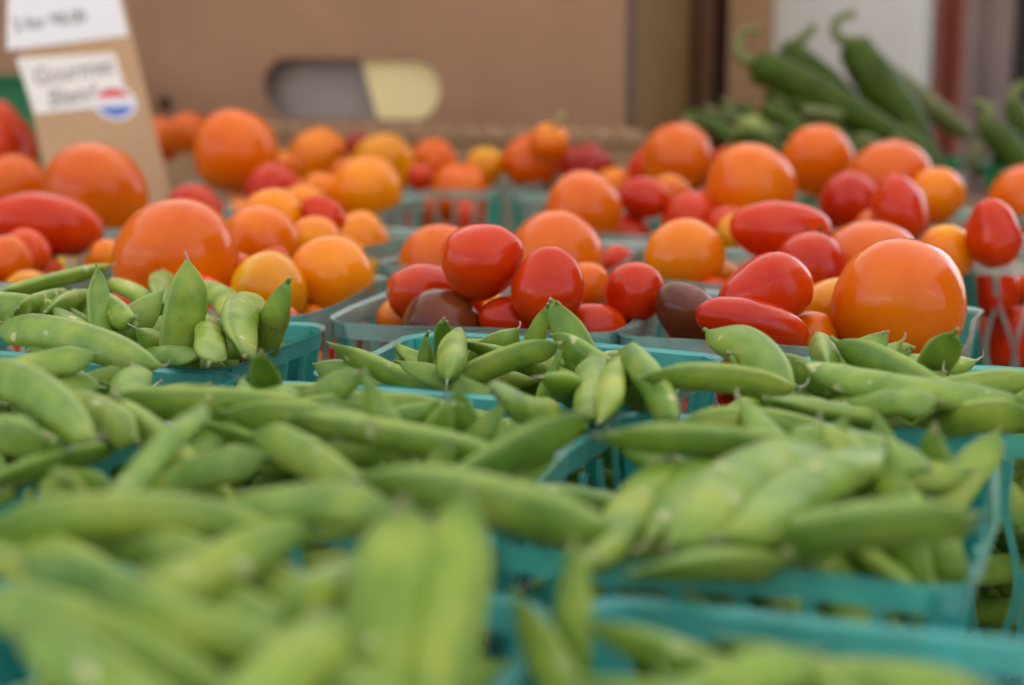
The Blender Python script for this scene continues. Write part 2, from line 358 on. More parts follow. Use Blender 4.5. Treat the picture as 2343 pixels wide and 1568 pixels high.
def rrect(w, d, r, n=5):
    out = []
    for cx_, cy_, a0 in ((w / 2 - r, d / 2 - r, 0), (-w / 2 + r, d / 2 - r, 90), (-w / 2 + r, -d / 2 + r, 180), (w / 2 - r, -d / 2 + r, 270)):
        for i in range(n + 1):
            a = math.radians(a0 + 90 * i / n); out.append((cx_ + r * math.cos(a), cy_ + r * math.sin(a)))
    # add points along the straight runs so the rim can wobble
    full = []
    for i, p in enumerate(out):
        q = out[(i + 1) % len(out)]; full.append(p)
        if math.hypot(q[0] - p[0], q[1] - p[1]) > 2.0:
            for t in (0.2, 0.4, 0.6, 0.8): full.append((p[0] + (q[0] - p[0]) * t, p[1] + (q[1] - p[1]) * t))
    return full
def ring(w, d, r, profile, seed):
    """closed profile [(outward, z)] carried round a rounded rectangle; slight wobble of the straight runs"""
    base = rrect(w, d, r); n = len(base); k = len(profile); V = []; Fc = []
    for i, (x, y) in enumerate(base):
        p, q = base[i - 1], base[(i + 1) % n]; tx, ty = q[0] - p[0], q[1] - p[1]; l = math.hypot(tx, ty); nx, ny = ty / l, -tx / l
        sx = max(0, 1 - (2 * x / w) ** 4); sy = max(0, 1 - (2 * y / d) ** 4)
        wob = 0.14 * math.sin(seed * 3.1 + 4 * math.atan2(y, x)) * (1 if abs(2 * x / w) < .8 or abs(2 * y / d) < .8 else 0.2)
        dz = 0.07 * math.sin(seed * 1.7 + 3 * math.atan2(y, x))
        for o_, z_ in profile: V.append(((x + nx * (o_ + wob)) * U, (y + ny * (o_ + wob)) * U, (z_ + dz) * U))
    for i in range(n):
        j = (i + 1) % n
        for a in range(k):
            b = (a + 1) % k; Fc.append((i * k + a, j * k + a, j * k + b, i * k + b))
    return V, Fc
def strip(path, nrm, width, thick):
    """flat ribbon with thickness along path (unit coords); nrm = outward normal"""
    path = [Vector(p) for p in path]; nrm = Vector(nrm); V = []; Fc = []
    for i, p in enumerate(path):
        t = (path[min(i + 1, len(path) - 1)] - path[max(i - 1, 0)]).normalized(); s = t.cross(nrm).normalized()
        for a, b in ((-1, -1), (1, -1), (1, 1), (-1, 1)): V.append((p + s * a * width / 2 + nrm * b * thick / 2) * U)
    for i in range(len(path) - 1):
        for a in range(4):
            b = (a + 1) % 4; Fc.append((4 * i + a, 4 * i + b, 4 * i + 4 + b, 4 * i + 4 + a))
    Fc.append((3, 2, 1, 0)); e = 4 * (len(path) - 1); Fc.append((e, e + 1, e + 2, e + 3))
    return V, Fc
BW = {}
def build_basket(key, cx, cy, w, d, rot, rim, tint, label, seed):
    thin, thick = M[tint], M[tint + '2'] if tint + '2' in M else M[tint]
    name = 'berry_basket'
    root = empty(name, (cx * U, cy * U, 0.0), math.radians(rot)); tag(root, label, 'basket', 'berry baskets on the market table')
    b0 = rim - 0.66
    prof = [(-0.07, b0), (-0.03, rim - 0.10), (0.15, rim), (0.15, rim - 0.06), (0.02, rim - 0.14), (-0.02, b0)]
    V, Fc = ring(w, d, 1.0, prof, seed); o = obj('rim', V, Fc, thin, root, False)
    sl = (1 - TAPER) / 2 * w / rim
    wb, db = w * TAPER, d * TAPER
    def wall(u, v, axis, sgn, span, off):           # u across, v 0..1 down from the rim band
        z = b0 * (1 - v) + 0.12 * v; s = 1 - (1 - TAPER) * (1 - z / rim)
        a = u * s; c = (off * s - 0.08) * sgn
        return (a, c, z) if axis == 'x' else (c, a, z)
    for axis, span, off in (('x', w, d / 2), ('y', d, w / 2)):
        pairs = max(4, round((span - 2.2) / 1.45)); sp = (span - 1.9) / pairs
        for sgn in (-1, 1):
            proto = {}
            nrm = Vector((0, sgn, -0.1) if axis == 'x' else (sgn, 0, -0.1)).normalized()
            for i in range(pairs):
                u0 = -(span - 1.9) / 2 + sp * (i + 0.5)
                for s in (-1, 1):
                    pth = []
                    for q in range(17):
                        v = q / 16
                        if v < 0.14: off_u = 0.0
                        else:
                            ph = (v - 0.14) / 0.43 * math.pi        # one open oval, a node, then half of the next
                            off_u = (1 - math.cos(ph)) / 2
                        pth.append(wall(u0 + s * (0.045 + off_u * (sp / 2 - 0.09)), v, axis, sgn, span, off))
                    V, Fc = strip(pth, nrm, 0.20, 0.13); obj('strand', V, Fc, thin, root)
    for sx in (-1, 1):
        for sy in (-1, 1):                           # doubled corner posts
            pth = []
            for q in range(7):
                z = (b0 + 0.5) * (1 - q / 6) + 0.12 * q / 6; s = 1 - (1 - TAPER) * (1 - z / rim)
                pth.append((sx * (w / 2 - 0.36) * s, sy * (d / 2 - 0.36) * s, z))
            V, Fc = strip(pth, Vector((sx, sy, -0.1)).normalized(), 0.95, 0.11); obj('corner_post', V, Fc, thick, root)
    V, Fc = ring(wb - 0.2, db - 0.2, 0.8, [(-0.5, 0.02), (0.02, 0.02), (0.02, 0.2), (-0.5, 0.2)], 0.0); obj('base_ring', V, Fc, thin, root)
    nb = 6
    for i in range(nb):
        x = -wb / 2 + wb * (i + 0.5) / nb
        V, Fc = strip([(x, -db / 2 + 0.3, 0.11), (x, db / 2 - 0.3, 0.11)], (0, 0, 1), 0.5, 0.12); obj('base_bar', V, Fc, thin, root)
    BW[key] = (cx, cy, w, d, math.radians(rot), rim)
for n_, (k_, v_) in enumerate(BASKETS.items()): build_basket(k_, *v_, seed=n_ * 1.37)

# ------------------------------------------------------------------ fruit and pods: read off the photograph, then settled
class Body: pass
bodies = []
def local_frame(P, Q, roll):
    """x along P->Q; y (suture plane) turned by roll about x from 'facing across the view'"""
    x = (Q - P) / np.linalg.norm(Q - P); mid = (P + Q) / 2; v = mid - CAMP; v /= np.linalg.norm(v)
    y = np.cross(v, x); y /= np.linalg.norm(y)
    if y[2] < 0: y = -y
    z = np.cross(x, y); c, s = math.cos(roll), math.sin(roll)
    return np.stack([x, c * y + s * z, -s * y + c * z], axis=1)
def add_pod(key, P, Q, W, T, bend, roll, hero, fmt=None):
    b = Body(); b.kind = 'pod'; b.key = key; b.L = float(np.linalg.norm(Q - P)); b.W = W; b.T = T; b.bend = bend
    b.c = (P + Q) / 2; b.R = local_frame(P, Q, roll); b.hero = hero; b.roll = roll
    n = 9; t = np.linspace(0.06, 0.94, n); ax = (t - 0.5) * b.L
    ay = bend * b.L * (1 - (2 * t - 1) ** 2) - bend * b.L * 0.6
    r = 0.5 * (0.62 * T + 0.38 * W) * np.minimum(1, 0.45 + 3.0 * np.minimum(t, 1 - t))
    b.q = np.stack([ax, ay, 0 * ax], axis=1); b.r = r * 0.94
    bodies.append(b); return b
def add_tom(key, c, kind, rad, R, ar, hero, colr, scar=False):
    """kind round/plum/heart; rad = radius across, ar = half length over radius along local z"""
    b = Body(); b.kind = 'tom'; b.key = key; b.shape = kind; b.rad = rad; b.ar = ar; b.c = np.array(c, float); b.R = R; b.hero = hero; b.col = colr; b.scar = scar
    if ar < 1.12: b.q = np.zeros((1, 3)); b.r = np.array([rad * (0.55 + 0.45 * ar) * 0.97])
    else:
        h = rad * ar; zs = np.array([-(h - rad * .92), 0, h - rad * .92]); b.q = np.stack([0 * zs, 0 * zs, zs], 1); b.r = np.array([.9, .98, .9]) * rad * .97
    bodies.append(b); return b

PEAS = '''
L -30 690 8.4 250 612 8.8 31 70 0.05
L -60 645 7.8 75 640 7.8 35 40 0.1
L 105 650 8.6 225 692 8.0 22 60 0.1
L 345 700 7.8 243 630 8.6 46 40 0.12
L 320 690 7.2 205 662 7.8 50 20 0.1
L -110 700 8.4 255 745 8.2 82 5 0.16
L 195 750 8.2 380 694 8.8 85 10 -0.15
L 395 815 7.6 450 597 10.6 98 0 0.06
L 372 700 8.2 385 615 8.4 60 30 0.1
L 545 722 8.4 440 650 8.6 62 30 0.12
L 500 690 7.2 405 640 8.6 60 20 0.1
L 545 798 8.3 592 668 8.7 100 20 0.18
L 693 648 9.9 640 810 7.2 64 80 0.05
L 482 826 8.3 470 725 8.3 74 40 0.05
L 458 822 7.9 335 800 7.9 34 50 0.1
L 287 718 8.6 160 800 8.0 48 30 0.1
L 250 765 8.0 175 825 7.8 42 20 0.1
L 0 736 9.2 490 882 8.4 84 0 0.08
M 220 810 9.2 -20 845 8.6 34 40 0.1
M 235 876 8.4 55 843 8.6 42 20 0.1
M 372 845 9.0 500 945 8.2 52 60 0.1
N 597 812 9.6 612 925 7.6 60 20 0.05
N 592 862 9.0 455 985 8.2 56 60 -0.25
M 320 868 8.4 312 965 8.2 90 10 0.05
M 190 870 8.4 300 905 7.6 34 40 0.1
M 260 885 8.0 210 930 7.6 40 20 0.1
M -60 830 9.6 250 1050 8.8 100 10 0.12
M 320 1000 8.6 150 905 8.8 88 5 0.1
M 165 990 9.0 105 1150 8.0 130 0 0.05
M -60 1085 8.6 60 1020 8.8 50 40 0.1
M 457 935 9.9 235 1165 8.8 60 60 0.08
M -60 1105 9.0 240 1185 8.6 95 15 0.1
M 380 1170 8.8 190 1260 8.4 125 20 0.1
M 395 1085 8.8 435 1215 8.0 70 40 0.05
N 620 1030 8.8 440 1070 8.4 78 20 0.1
N 468 965 8.8 630 1005 8.2 44 60 0.1
N 592 975 9.2 820 1140 8.6 86 30 0.1
M 545 1120 9.0 690 1290 8.2 62 60 0.08
M 470 1180 8.8 580 1360 7.8 85 40 0.05
N 790 1120 9.0 720 1340 8.0 140 5 0.1
T 580 1280 9.0 740 1450 8.2 150 10 0.1
T 325 1260 9.0 650 1500 8.2 130 20 0.1
M -60 1190 9.0 330 1390 8.2 140 20 0.1
T -60 1350 9.2 560 1570 8.4 130 20 0.12
T 800 1475 8.6 500 1560 8.2 85 30 0.1
T 400 1560 8.2 100 1640 8.0 110 30 0.1
P 1250 705 9.2 1205 815 7.4 40 40 0.05
P 1272 690 9.6 1335 825 7.8 82 10 0.1
P 1222 975 7.9 1264 776 9.9 90 10 0.03
P 1212 823 9.0 1150 950 7.6 56 60 0.04
P 1055 785 8.4 1245 818 8.0 46 60 0.1
P 1045 772 8.3 1028 870 8.1 68 70 0.05
P 978 770 8.4 970 855 6.8 40 80 0.02
P 999 765 8.2 1030 830 6.8 32 40 0.05
P 906 806 8.2 985 885 7.0 40 70 0.02
P 1215 842 7.8 935 885 7.8 64 20 0.12
P 985 855 9.2 1200 990 8.2 86 0 0.15
P 1293 790 8.5 1440 860 8.2 64 40 0.05
P 1334 830 8.4 1338 925 8.2 80 30 0.02
P 1404 822 8.7 1385 935 8.4 72 50 0.02
P 1412 826 8.7 1555 945 8.4 84 20 0.1
P 757 812 8.2 900 875 7.6 30 60 0.04
P 728 818 8.2 830 870 7.8 42 40 0.1
P 842 838 7.8 905 875 7.4 14 60 0.04
P 843 868 8.2 985 898 7.8 24 60 0.1
N 822 852 9.4 700 915 8.4 52 20 0.1
P 1408 878 8.8 1455 975 7.6 52 50 0.04
P 1490 935 8.6 1420 1000 8.0 52 40 0.1
R 1550 768 9.2 1536 880 7.4 46 50 0.03
R 1634 762 9.0 1790 890 8.2 98 0 0.22
R 1770 812 8.2 1890 858 7.8 44 30 0.1
R 2022 826 8.2 1880 852 7.8 38 30 0.12
R 2318 936 8.4 1815 843 8.6 78 55 -0.07
R 2172 772 9.4 2115 870 7.6 82 10 0.08
R 2152 858 8.2 2040 862 8.0 30 50 0.1
R 2290 902 8.0 2150 862 8.0 44 30 0.1
R 1478 888 8.8 1800 878 8.4 52 40 0.1
R 1692 876 9.0 1540 935 8.4 46 60 -0.12
R 1690 884 8.8 2020 975 8.2 72 50 0.06
R 2145 960 8.2 1950 930 8.0 32 50 0.1
Q 1560 955 8.6 1830 965 8.2 58 20 0.12
R 2290 925 8.2 2420 890 8.0 48 30 0.1
R 2420 955 8.4 2090 985 8.2 52 30 0.08
N 672 958 9.0 1168 1045 8.6 74 50 0.05
N 520 938 9.0 860 955 8.6 50 40 0.1
N 610 945 8.4 870 905 8.6 44 20 0.1
N 845 965 8.2 1010 925 8.6 70 10 0.1
N 800 1020 8.4 1060 1085 8.0 80 50 0.06
N 1028 1018 9.0 975 1120 7.8 62 30 0.03
N 1305 975 9.2 1120 1120 8.4 118 0 0.1
N 1410 1035 8.8 1200 1140 8.2 76 40 0.08
Q 1380 1005 9.2 1840 1015 8.8 68 50 0.06
N 825 1100 9.2 1405 1225 8.6 128 40 0.1
N 1010 912 8.8 1070 1000 7.8 62 20 0.05
N 1155 925 8.8 1060 1005 7.8 54 40 0.05
T 925 1160 10.2 865 1600 7.8 190 5 0.05
T 1000 1175 10.0 1095 1600 7.8 190 5 0.06
S 1175 1385 8.2 1290 1550 7.4 66 50 0.03
S 1372 1305 8.8 1235 1460 7.6 70 50 0.03
Q 1285 1270 8.6 1780 1330 8.0 120 10 0.14
Q 1845 1015 8.8 1560 1265 8.3 170 5 0.12
Q 1530 1045 8.6 1390 1215 8.2 105 30 0.05
Q 1612 1035 8.6 1510 1210 8.2 90 30 0.05
Q 1990 1035 8.6 1690 1260 8.2 140 30 0.1
Q 2205 1205 8.6 1730 1300 8.1 145 10 0.14
Q 1930 955 9.2 1850 1050 8.2 84 10 0.05
Q 2010 960 8.8 2040 1050 8.0 60 30 0.05
Q 2145 985 9.0 2152 1095 7.8 64 20 0.05
Q 2262 985 8.8 2190 1085 8.0 72 10 0.08
Q 1985 1070 8.8 2075 1190 7.8 74 30 0.05
Q 2210 1080 8.0 2040 1065 8.2 60 20 0.1
S 1355 1415 8.4 1680 1500 7.8 110 50 0.08
S 1330 1540 8.0 1560 1600 7.6 110 30 0.1
S 1880 1500 8.2 1580 1570 7.8 110 20 0.1
S 2280 1590 8.0 1900 1520 7.8 100 30 0.1
S 1690 1480 7.6 1950 1600 7.4 110 20 0.1
M 120 1150 9.2 440 1225 8.8 105 15 0.1
N 430 1140 9.2 700 1190 8.8 90 30 0.1
M -40 1240 9.0 230 1180 9.2 110 10 0.1
T 60 1290 9.4 380 1370 9.0 130 15 0.1
T 700 1220 9.4 420 1330 9.0 120 20 0.1
T 640 1390 9.2 800 1300 9.0 130 20 0.1
N 900 1190 9.0 620 1150 8.8 90 20 0.1
T 250 1440 9.0 600 1470 8.8 130 20 0.1
T 760 1420 9.0 560 1600 8.6 150 15 0.1
T 60 1440 9.2 330 1560 8.8 140 15 0.1
'''
for ln in PEAS.strip().split('\n'):
    a = ln.split(); v = [float(s) for s in a[1:]]
    P = at_z(v[0], v[1], v[2]); Q = at_z(v[3], v[4], v[5]); k = depth((P + Q) / 2)
    roll = math.radians(v[7] + random.uniform(-8, 8)); vis = v[6] * k / F
    W = vis / math.sqrt(math.cos(roll) ** 2 + (0.70 * math.sin(roll)) ** 2); W = min(max(W * 0.95, 0.85), 1.32 if v[6] < 175 else 1.8); T = 0.66 * W
    d = Q - P; ln_ = np.linalg.norm(d)
    if ln_ < 5.0:                                   # the far end is buried: carry it on, dipping into the heap
        want = random.uniform(4.9, 5.8); dd = d / ln_; add = dd + np.array([0, 0, -0.35]); add /= np.linalg.norm(add)
        if v[2] < v[5] - 0.3:
            add = -dd + np.array([0, 0, -0.35]); add /= np.linalg.norm(add); P = P + add * (want - ln_)
        else: Q = Q + add * (want - ln_)
    elif ln_ > 7.2: Q = P + d * 7.2 / ln_
    add_pod(a[0], P, Q, W, T, v[8] * 0.6, roll, True)

def inside(key, z, rnd=0.9):
    cx, cy, w, d, rot, rim = BW[key]; s = 1 - (1 - TAPER) * (1 - z / rim)
    u = RNG.uniform(-1, 1) * (w / 2 * s - 0.9) * rnd; v = RNG.uniform(-1, 1) * (d / 2 * s - 0.9) * rnd
    c, sn = math.cos(rot), math.sin(rot); return np.array([cx + u * c - v * sn, cy + u * sn + v * c, z])
NF = dict(L=58, P=60, R=56, M=70, N=92, Q=80, T=60, S=56)
for key, n in NF.items():
    for i in range(n):
        z = RNG.uniform(5.0, 8.7) if i < 0.70 * n else RNG.uniform(0.9, 5.0)
        if key == 'S' and i < 0.62 * n: z = RNG.uniform(5.0, 6.6)
        c = inside(key, z, 0.75); a = RNG.uniform(0, 2 * math.pi); tl = RNG.normal(0, 0.22); ln_ = RNG.uniform(4.1, 5.9)
        dv = np.array([math.cos(a) * math.cos(tl), math.sin(a) * math.cos(tl), math.sin(tl)]) * ln_ / 2; W = RNG.uniform(0.78, 1.15)
        add_pod(key, c - dv, c + dv, W, 0.70 * W, RNG.uniform(0.02, 0.08), RNG.uniform(-1.4, 1.4), False)

TOMS = '''
K O r 407 588 142 115 8.3
Z R p 105 534 124 68 8.0 16
Z V r 55 582 55 55 7.4 12
Z O r 18 595 58 55 7.4
K O r 595 545 88 75 8.6
K R u 598 625 76 56 7.4 70
K Y r 742 645 92 66 7.4
K R r 805 640 45 55 6.8
k Y r 647 515 72 64 8.6
k Y r 815 580 62 54 7.6
k Y r 872 552 50 40 8.0
K R r 705 585 38 36 7.6
k R u 745 515 50 42 8.6 40
Z Y r 245 588 40 40 7.2
Z R r 262 530 44 32 7.4
z O r 219 420 113 92 9.4
z O r 30 425 75 70 8.4
z Y r 30 462 50 32 7.6
E Y r 467 425 74 44 8.0
z R r 492 460 66 36 8.0
E R r 622 437 60 40 8.2
z O r 395 458 42 28 7.2
f O r 370 335 50 66 9.0
f O r 432 318 46 56 10
f D r 490 295 40 32 10
f O r 561 356 99 76 10
f Y r 730 350 68 55 9.2
E Y r 745 442 58 52 8.0
E Y r 860 432 76 64 8.4
G A r 876 362 70 54 9.2
G D r 820 328 30 24 10
G O r 992 362 53 42 9.0
G R r 962 402 30 26 8.5
G A r 1108 376 44 36 8.6
G O r 1050 408 68 34 7.8
F O r 1215 362 64 54 9.0
F O r 1256 325 46 42 10.5 60
F D r 1348 372 60 42 8.8
F R r 1474 380 50 34 8.8
g O r 1557 362 78 64 9.6
g B r 1578 425 46 28 7.8
H O r 1336 456 84 60 9.0
H R p 1475 456 60 44 8.6 10
H R r 1580 484 66 46 8.0
H R r 1438 518 52 32 7.0
H O r 1717 412 103 86 9.6
g O r 1880 356 80 62 10.2
h O r 1975 394 90 54 9.4
h Y r 1860 450 48 38 8.2
h R r 1942 465 66 42 8.2
h R u 2058 482 74 62 8.6 80
h Y r 2130 440 60 54 8.8
h R r 1925 508 54 32 7.0
B O r 1326 570 115 70 8.4
B O r 1005 565 96 50 8.0
B R r 1055 520 38 20 7.4
B R r 1195 578 40 30 7.0
B R r 1468 602 40 36 7.0
c Y r 1577 585 89 73 8.2
c R p 1795 560 126 66 8.6 14
c O r 1992 575 122 76 8.4
c A r 1682 545 42 54 7.8
c A r 1900 520 44 30 8.0
c Y r 2190 570 62 50 8.2
D R u 2276 538 74 58 9.0 75
D R r 2188 518 46 30 7.8
U O r 2305 430 95 50 9.0
A R h 1101 608 90 84 9.4 150
A R h 1253 659 86 80 8.8 95
A O r 1345 655 50 52 7.6
A R r 1440 675 68 55 8.2
A B r 995 720 95 55 7.8
A O r 897 728 56 52 6.8
A Y r 1115 702 50 34 7.0
A R p 1166 733 82 56 7.4 5
A R p 1370 745 70 52 7.2 10
A R r 1415 742 50 38 7.0
C B h 1572 718 76 62 7.8 40
C R h 1752 668 104 80 8.8 -25
C R p 1721 745 130 60 8.0 10
C O r 1866 765 60 54 7.2
C R r 1878 695 50 46 7.4
C O r 2050 680 153 133 8.6
c O r 1758 615 108 50 7.6
D R u 2270 690 70 58 5.5 60
D R u 2300 760 70 55 4.0 80
z V u 12 330 88 60 10.2 80
E Y r 690 470 56 46 7.8
E O r 560 470 50 30 7.4
k R r 690 560 44 36 7.8
K O r 720 712 40 24 6.6
K R p 560 690 70 45 6.8 30
f R r 480 345 40 34 9.0
f O r 640 385 46 36 8.6
G O r 800 400 46 36 8.4
H R r 1660 510 54 40 7.6
H O r 1530 440 50 38 8.4
H R r 1640 455 46 36 8.2
h O r 2010 520 56 40 7.4
c R r 1880 620 50 40 7.4
c R r 1650 655 48 30 7.0
A R r 1050 660 52 40 7.6
A O r 1275 745 44 30 6.8
C O r 1640 800 48 30 6.6
C R r 1960 790 52 36 6.4
B R r 1240 605 48 36 7.2
B O r 1130 600 50 34 7.2
g R r 1660 372 44 34 9.2
F Y r 1420 405 44 30 8.0
'''
def rot_axis(ax):
    """frame whose z is ax, with a random spin"""
    z = np.array(ax, float); z /= np.linalg.norm(z); a = RNG.normal(size=3); x = np.cross(a, z); x /= np.linalg.norm(x)
    return np.stack([x, np.cross(z, x), z], axis=1)
for ln in TOMS.strip().split('\n'):
    a = ln.split(); key, colr, shp = a[0], a[1], a[2]; x, y, rx, ry, z = [float(s) for s in a[3:8]]; ang = float(a[8]) if len(a) > 8 else 0.0
    k = depth(at_z(x, y, z))
    if shp == 'r':
        rad = rx * (1.05 if rx < 95 else 1.0) * k / F; top = y - ry; c = at_k(x, top + 0.99 * rx, k)
        ax = [RNG.normal() * .9, RNG.normal() * .9, RNG.normal() * .6 + .4] if ang == 0 else (-FW * math.cos(math.radians(ang)) + np.array([0, 0, 1]) * math.sin(math.radians(ang)) + RT * 0.3)
        if rad > 1.5 and ang == 0: ax = [RNG.normal() * .3, .4 + RNG.normal() * .3, -1.0]
        q_ = add_tom(key, c, 'round', rad, rot_axis(ax), RNG.uniform(0.93, 1.05), True, colr); q_.stem = ang == 60
    else:
        rad = ry * 1.05 * k / F; ar = rx / ry; g = math.radians(ang)
        ax = RT * math.cos(g) - UPV * math.sin(g) + FW * (0.25 if shp == 'p' else 0.1)
        add_tom(key, at_k(x, y, k), 'plum' if shp == 'p' else 'heart', rad, rot_axis(ax), ar, True, colr)
TF = dict(K=28, Z=16, A=20, C=16, k=28, z=16, B=18, c=16, D=16, E=22, H=18, h=14, G=14, f=16, F=14, g=14, U=8)
for key, n in TF.items():
    for i in range(n):
        z = RNG.uniform(2.6, 7.2); rad = RNG.choice([1.15, 1.3, 1.45, 1.6]); c = inside(key, z, 0.85); shp = RNG.random() < 0.45
        add_tom(key, c, 'plum' if shp else 'round', rad * (0.85 if shp else 1), rot_axis(RNG.normal(size=3)), RNG.uniform(1.35, 1.7) if shp else RNG.uniform(0.9, 1.0), False,
                str(RNG.choice(list('ROYRRVA' if key not in 'D' else 'RRRVO'))))

def settle(iters=110):
    nb = len(bodies); idx = np.concatenate([np.full(len(b.q), i) for i, b in enumerate(bodies)])
    q = np.concatenate([b.q for b in bodies]); r = np.concatenate([b.r for b in bodies])
    c = np.array([b.c for b in bodies]); R = np.array([b.R for b in bodies]); home = c.copy(); homeR = R.copy()
    hero = np.array([b.hero for b in bodies]); cnt = np.bincount(idx, minlength=nb).astype(float)
    big = np.array([b.kind == 'tom' for b in bodies])
    wgt = np.where(hero, 0.12, 1.0)[idx]; single = cnt == 1
    B = np.array([BW[b.key] for b in bodies])[idx]
    cs, sn = np.cos(B[:, 4]), np.sin(B[:, 4])
    qm = np.zeros((nb, 3))
    for k in range(3): qm[:, k] = np.bincount(idx, q[:, k], nb) / cnt
    qc = q - qm[idx]
    p = c[idx] + np.einsum('nij,nj->ni', R[idx], q)
    I = J = None
    for it in range(iters):
        if it % 6 == 0:
            cell = 1.9; order = np.argsort(p[:, 1]); ps = p[order]; I = []; J = []
            hi = np.searchsorted(ps[:, 1], ps[:, 1] + 5.2)
            for a in range(len(ps)):
                s = slice(a + 1, hi[a]); dd = ps[s] - ps[a]
                lim = r[order[s]] + r[order[a]] + 0.5
                m = np.nonzero((np.einsum('ij,ij->i', dd, dd) < lim * lim) & (idx[order[s]] != idx[order[a]]))[0]
                I.append(np.full(len(m), order[a])); J.append(order[a + 1 + m])
            I = np.concatenate(I); J = np.concatenate(J)
        if it < iters - 25: p[:, 2] -= np.where(hero[idx], 0.0, 0.02)
        d = p[J] - p[I]; l = np.sqrt((d * d).sum(1)) + 1e-6; ov = r[I] + r[J] - l; m = ov > 0
        d = d[m] / l[m][:, None] * (ov[m] * 0.5)[:, None]; i_, j_ = I[m], J[m]; tw = wgt[i_] + wgt[j_]
        mv = np.zeros_like(p); n_ = np.zeros(len(p))
        np.add.at(mv, i_, -d * (2 * wgt[i_] / tw)[:, None]); np.add.at(mv, j_, d * (2 * wgt[j_] / tw)[:, None])
        np.add.at(n_, i_, 1); np.add.at(n_, j_, 1)
        p += mv / np.maximum(1, n_ * 0.6)[:, None]
        # basket walls and floor, for whatever is below the rim
        X = p[:, 0] - B[:, 0]; Y = p[:, 1] - B[:, 1]; u = X * cs + Y * sn; v = -X * sn + Y * cs
        s = 1 - (1 - TAPER) * (1 - np.clip(p[:, 2], 0, B[:, 5]) / B[:, 5])
        low = p[:, 2] < B[:, 5] + 0.35 * r
        hu = B[:, 2] / 2 * s - 0.16 - r; hv = B[:, 3] / 2 * s - 0.16 - r
        u2 = np.where(low, np.clip(u, -hu, hu), u); v2 = np.where(low, np.clip(v, -hv, hv), v)
        soft = np.where(hero[idx], 0.6, 1.0); u += (u2 - u) * soft; v += (v2 - v) * soft
        p[:, 0] = B[:, 0] + u * cs - v * sn; p[:, 1] = B[:, 1] + u * sn + v * cs
        p[:, 2] = np.maximum(p[:, 2], 0.25 + r)
        p[:, 2] = np.where(hero[idx], p[:, 2], np.minimum(p[:, 2], B[:, 5] + np.where(big[idx], 0.5, np.where(B[:, 1] < 26, 0.3, 1.25))))
        # back to rigid bodies
        for k in range(3): c[:, k] = np.bincount(idx, p[:, k], nb) / cnt
        pc = p - c[idx]; A = np.einsum('ni,nj->nij', pc, qc); S = np.zeros((nb, 3, 3)); np.add.at(S, idx, A)
        S += R * 0.35; Uu, _, Vt = np.linalg.svd(S); det = np.linalg.det(Uu @ Vt); Uu[:, :, 2] *= det[:, None]
        Rn = Uu @ Vt; Rn[single] = R[single]; R = Rn
        if it < iters - 12:
            g = 0.10
            tc = home + np.einsum('nij,nj->ni', homeR, qm)
            c[hero] += (tc[hero] - c[hero]) * g
            Rm = R[hero] * (1 - g) + homeR[hero] * g; Uu, _, Vt = np.linalg.svd(Rm); R[hero] = Uu @ Vt
        p = c[idx] + np.einsum('nij,nj->ni', R[idx], qc)
    for i, b in enumerate(bodies):
        b.R = R[i]; b.c = c[i] - R[i] @ qm[i]
    print('settled', nb, 'bodies; worst overlap', float(ov.max()), 'mean hero shift', float(np.linalg.norm(c - home - np.einsum('nij,nj->ni', homeR, qm), axis=1)[hero].mean()))
settle()

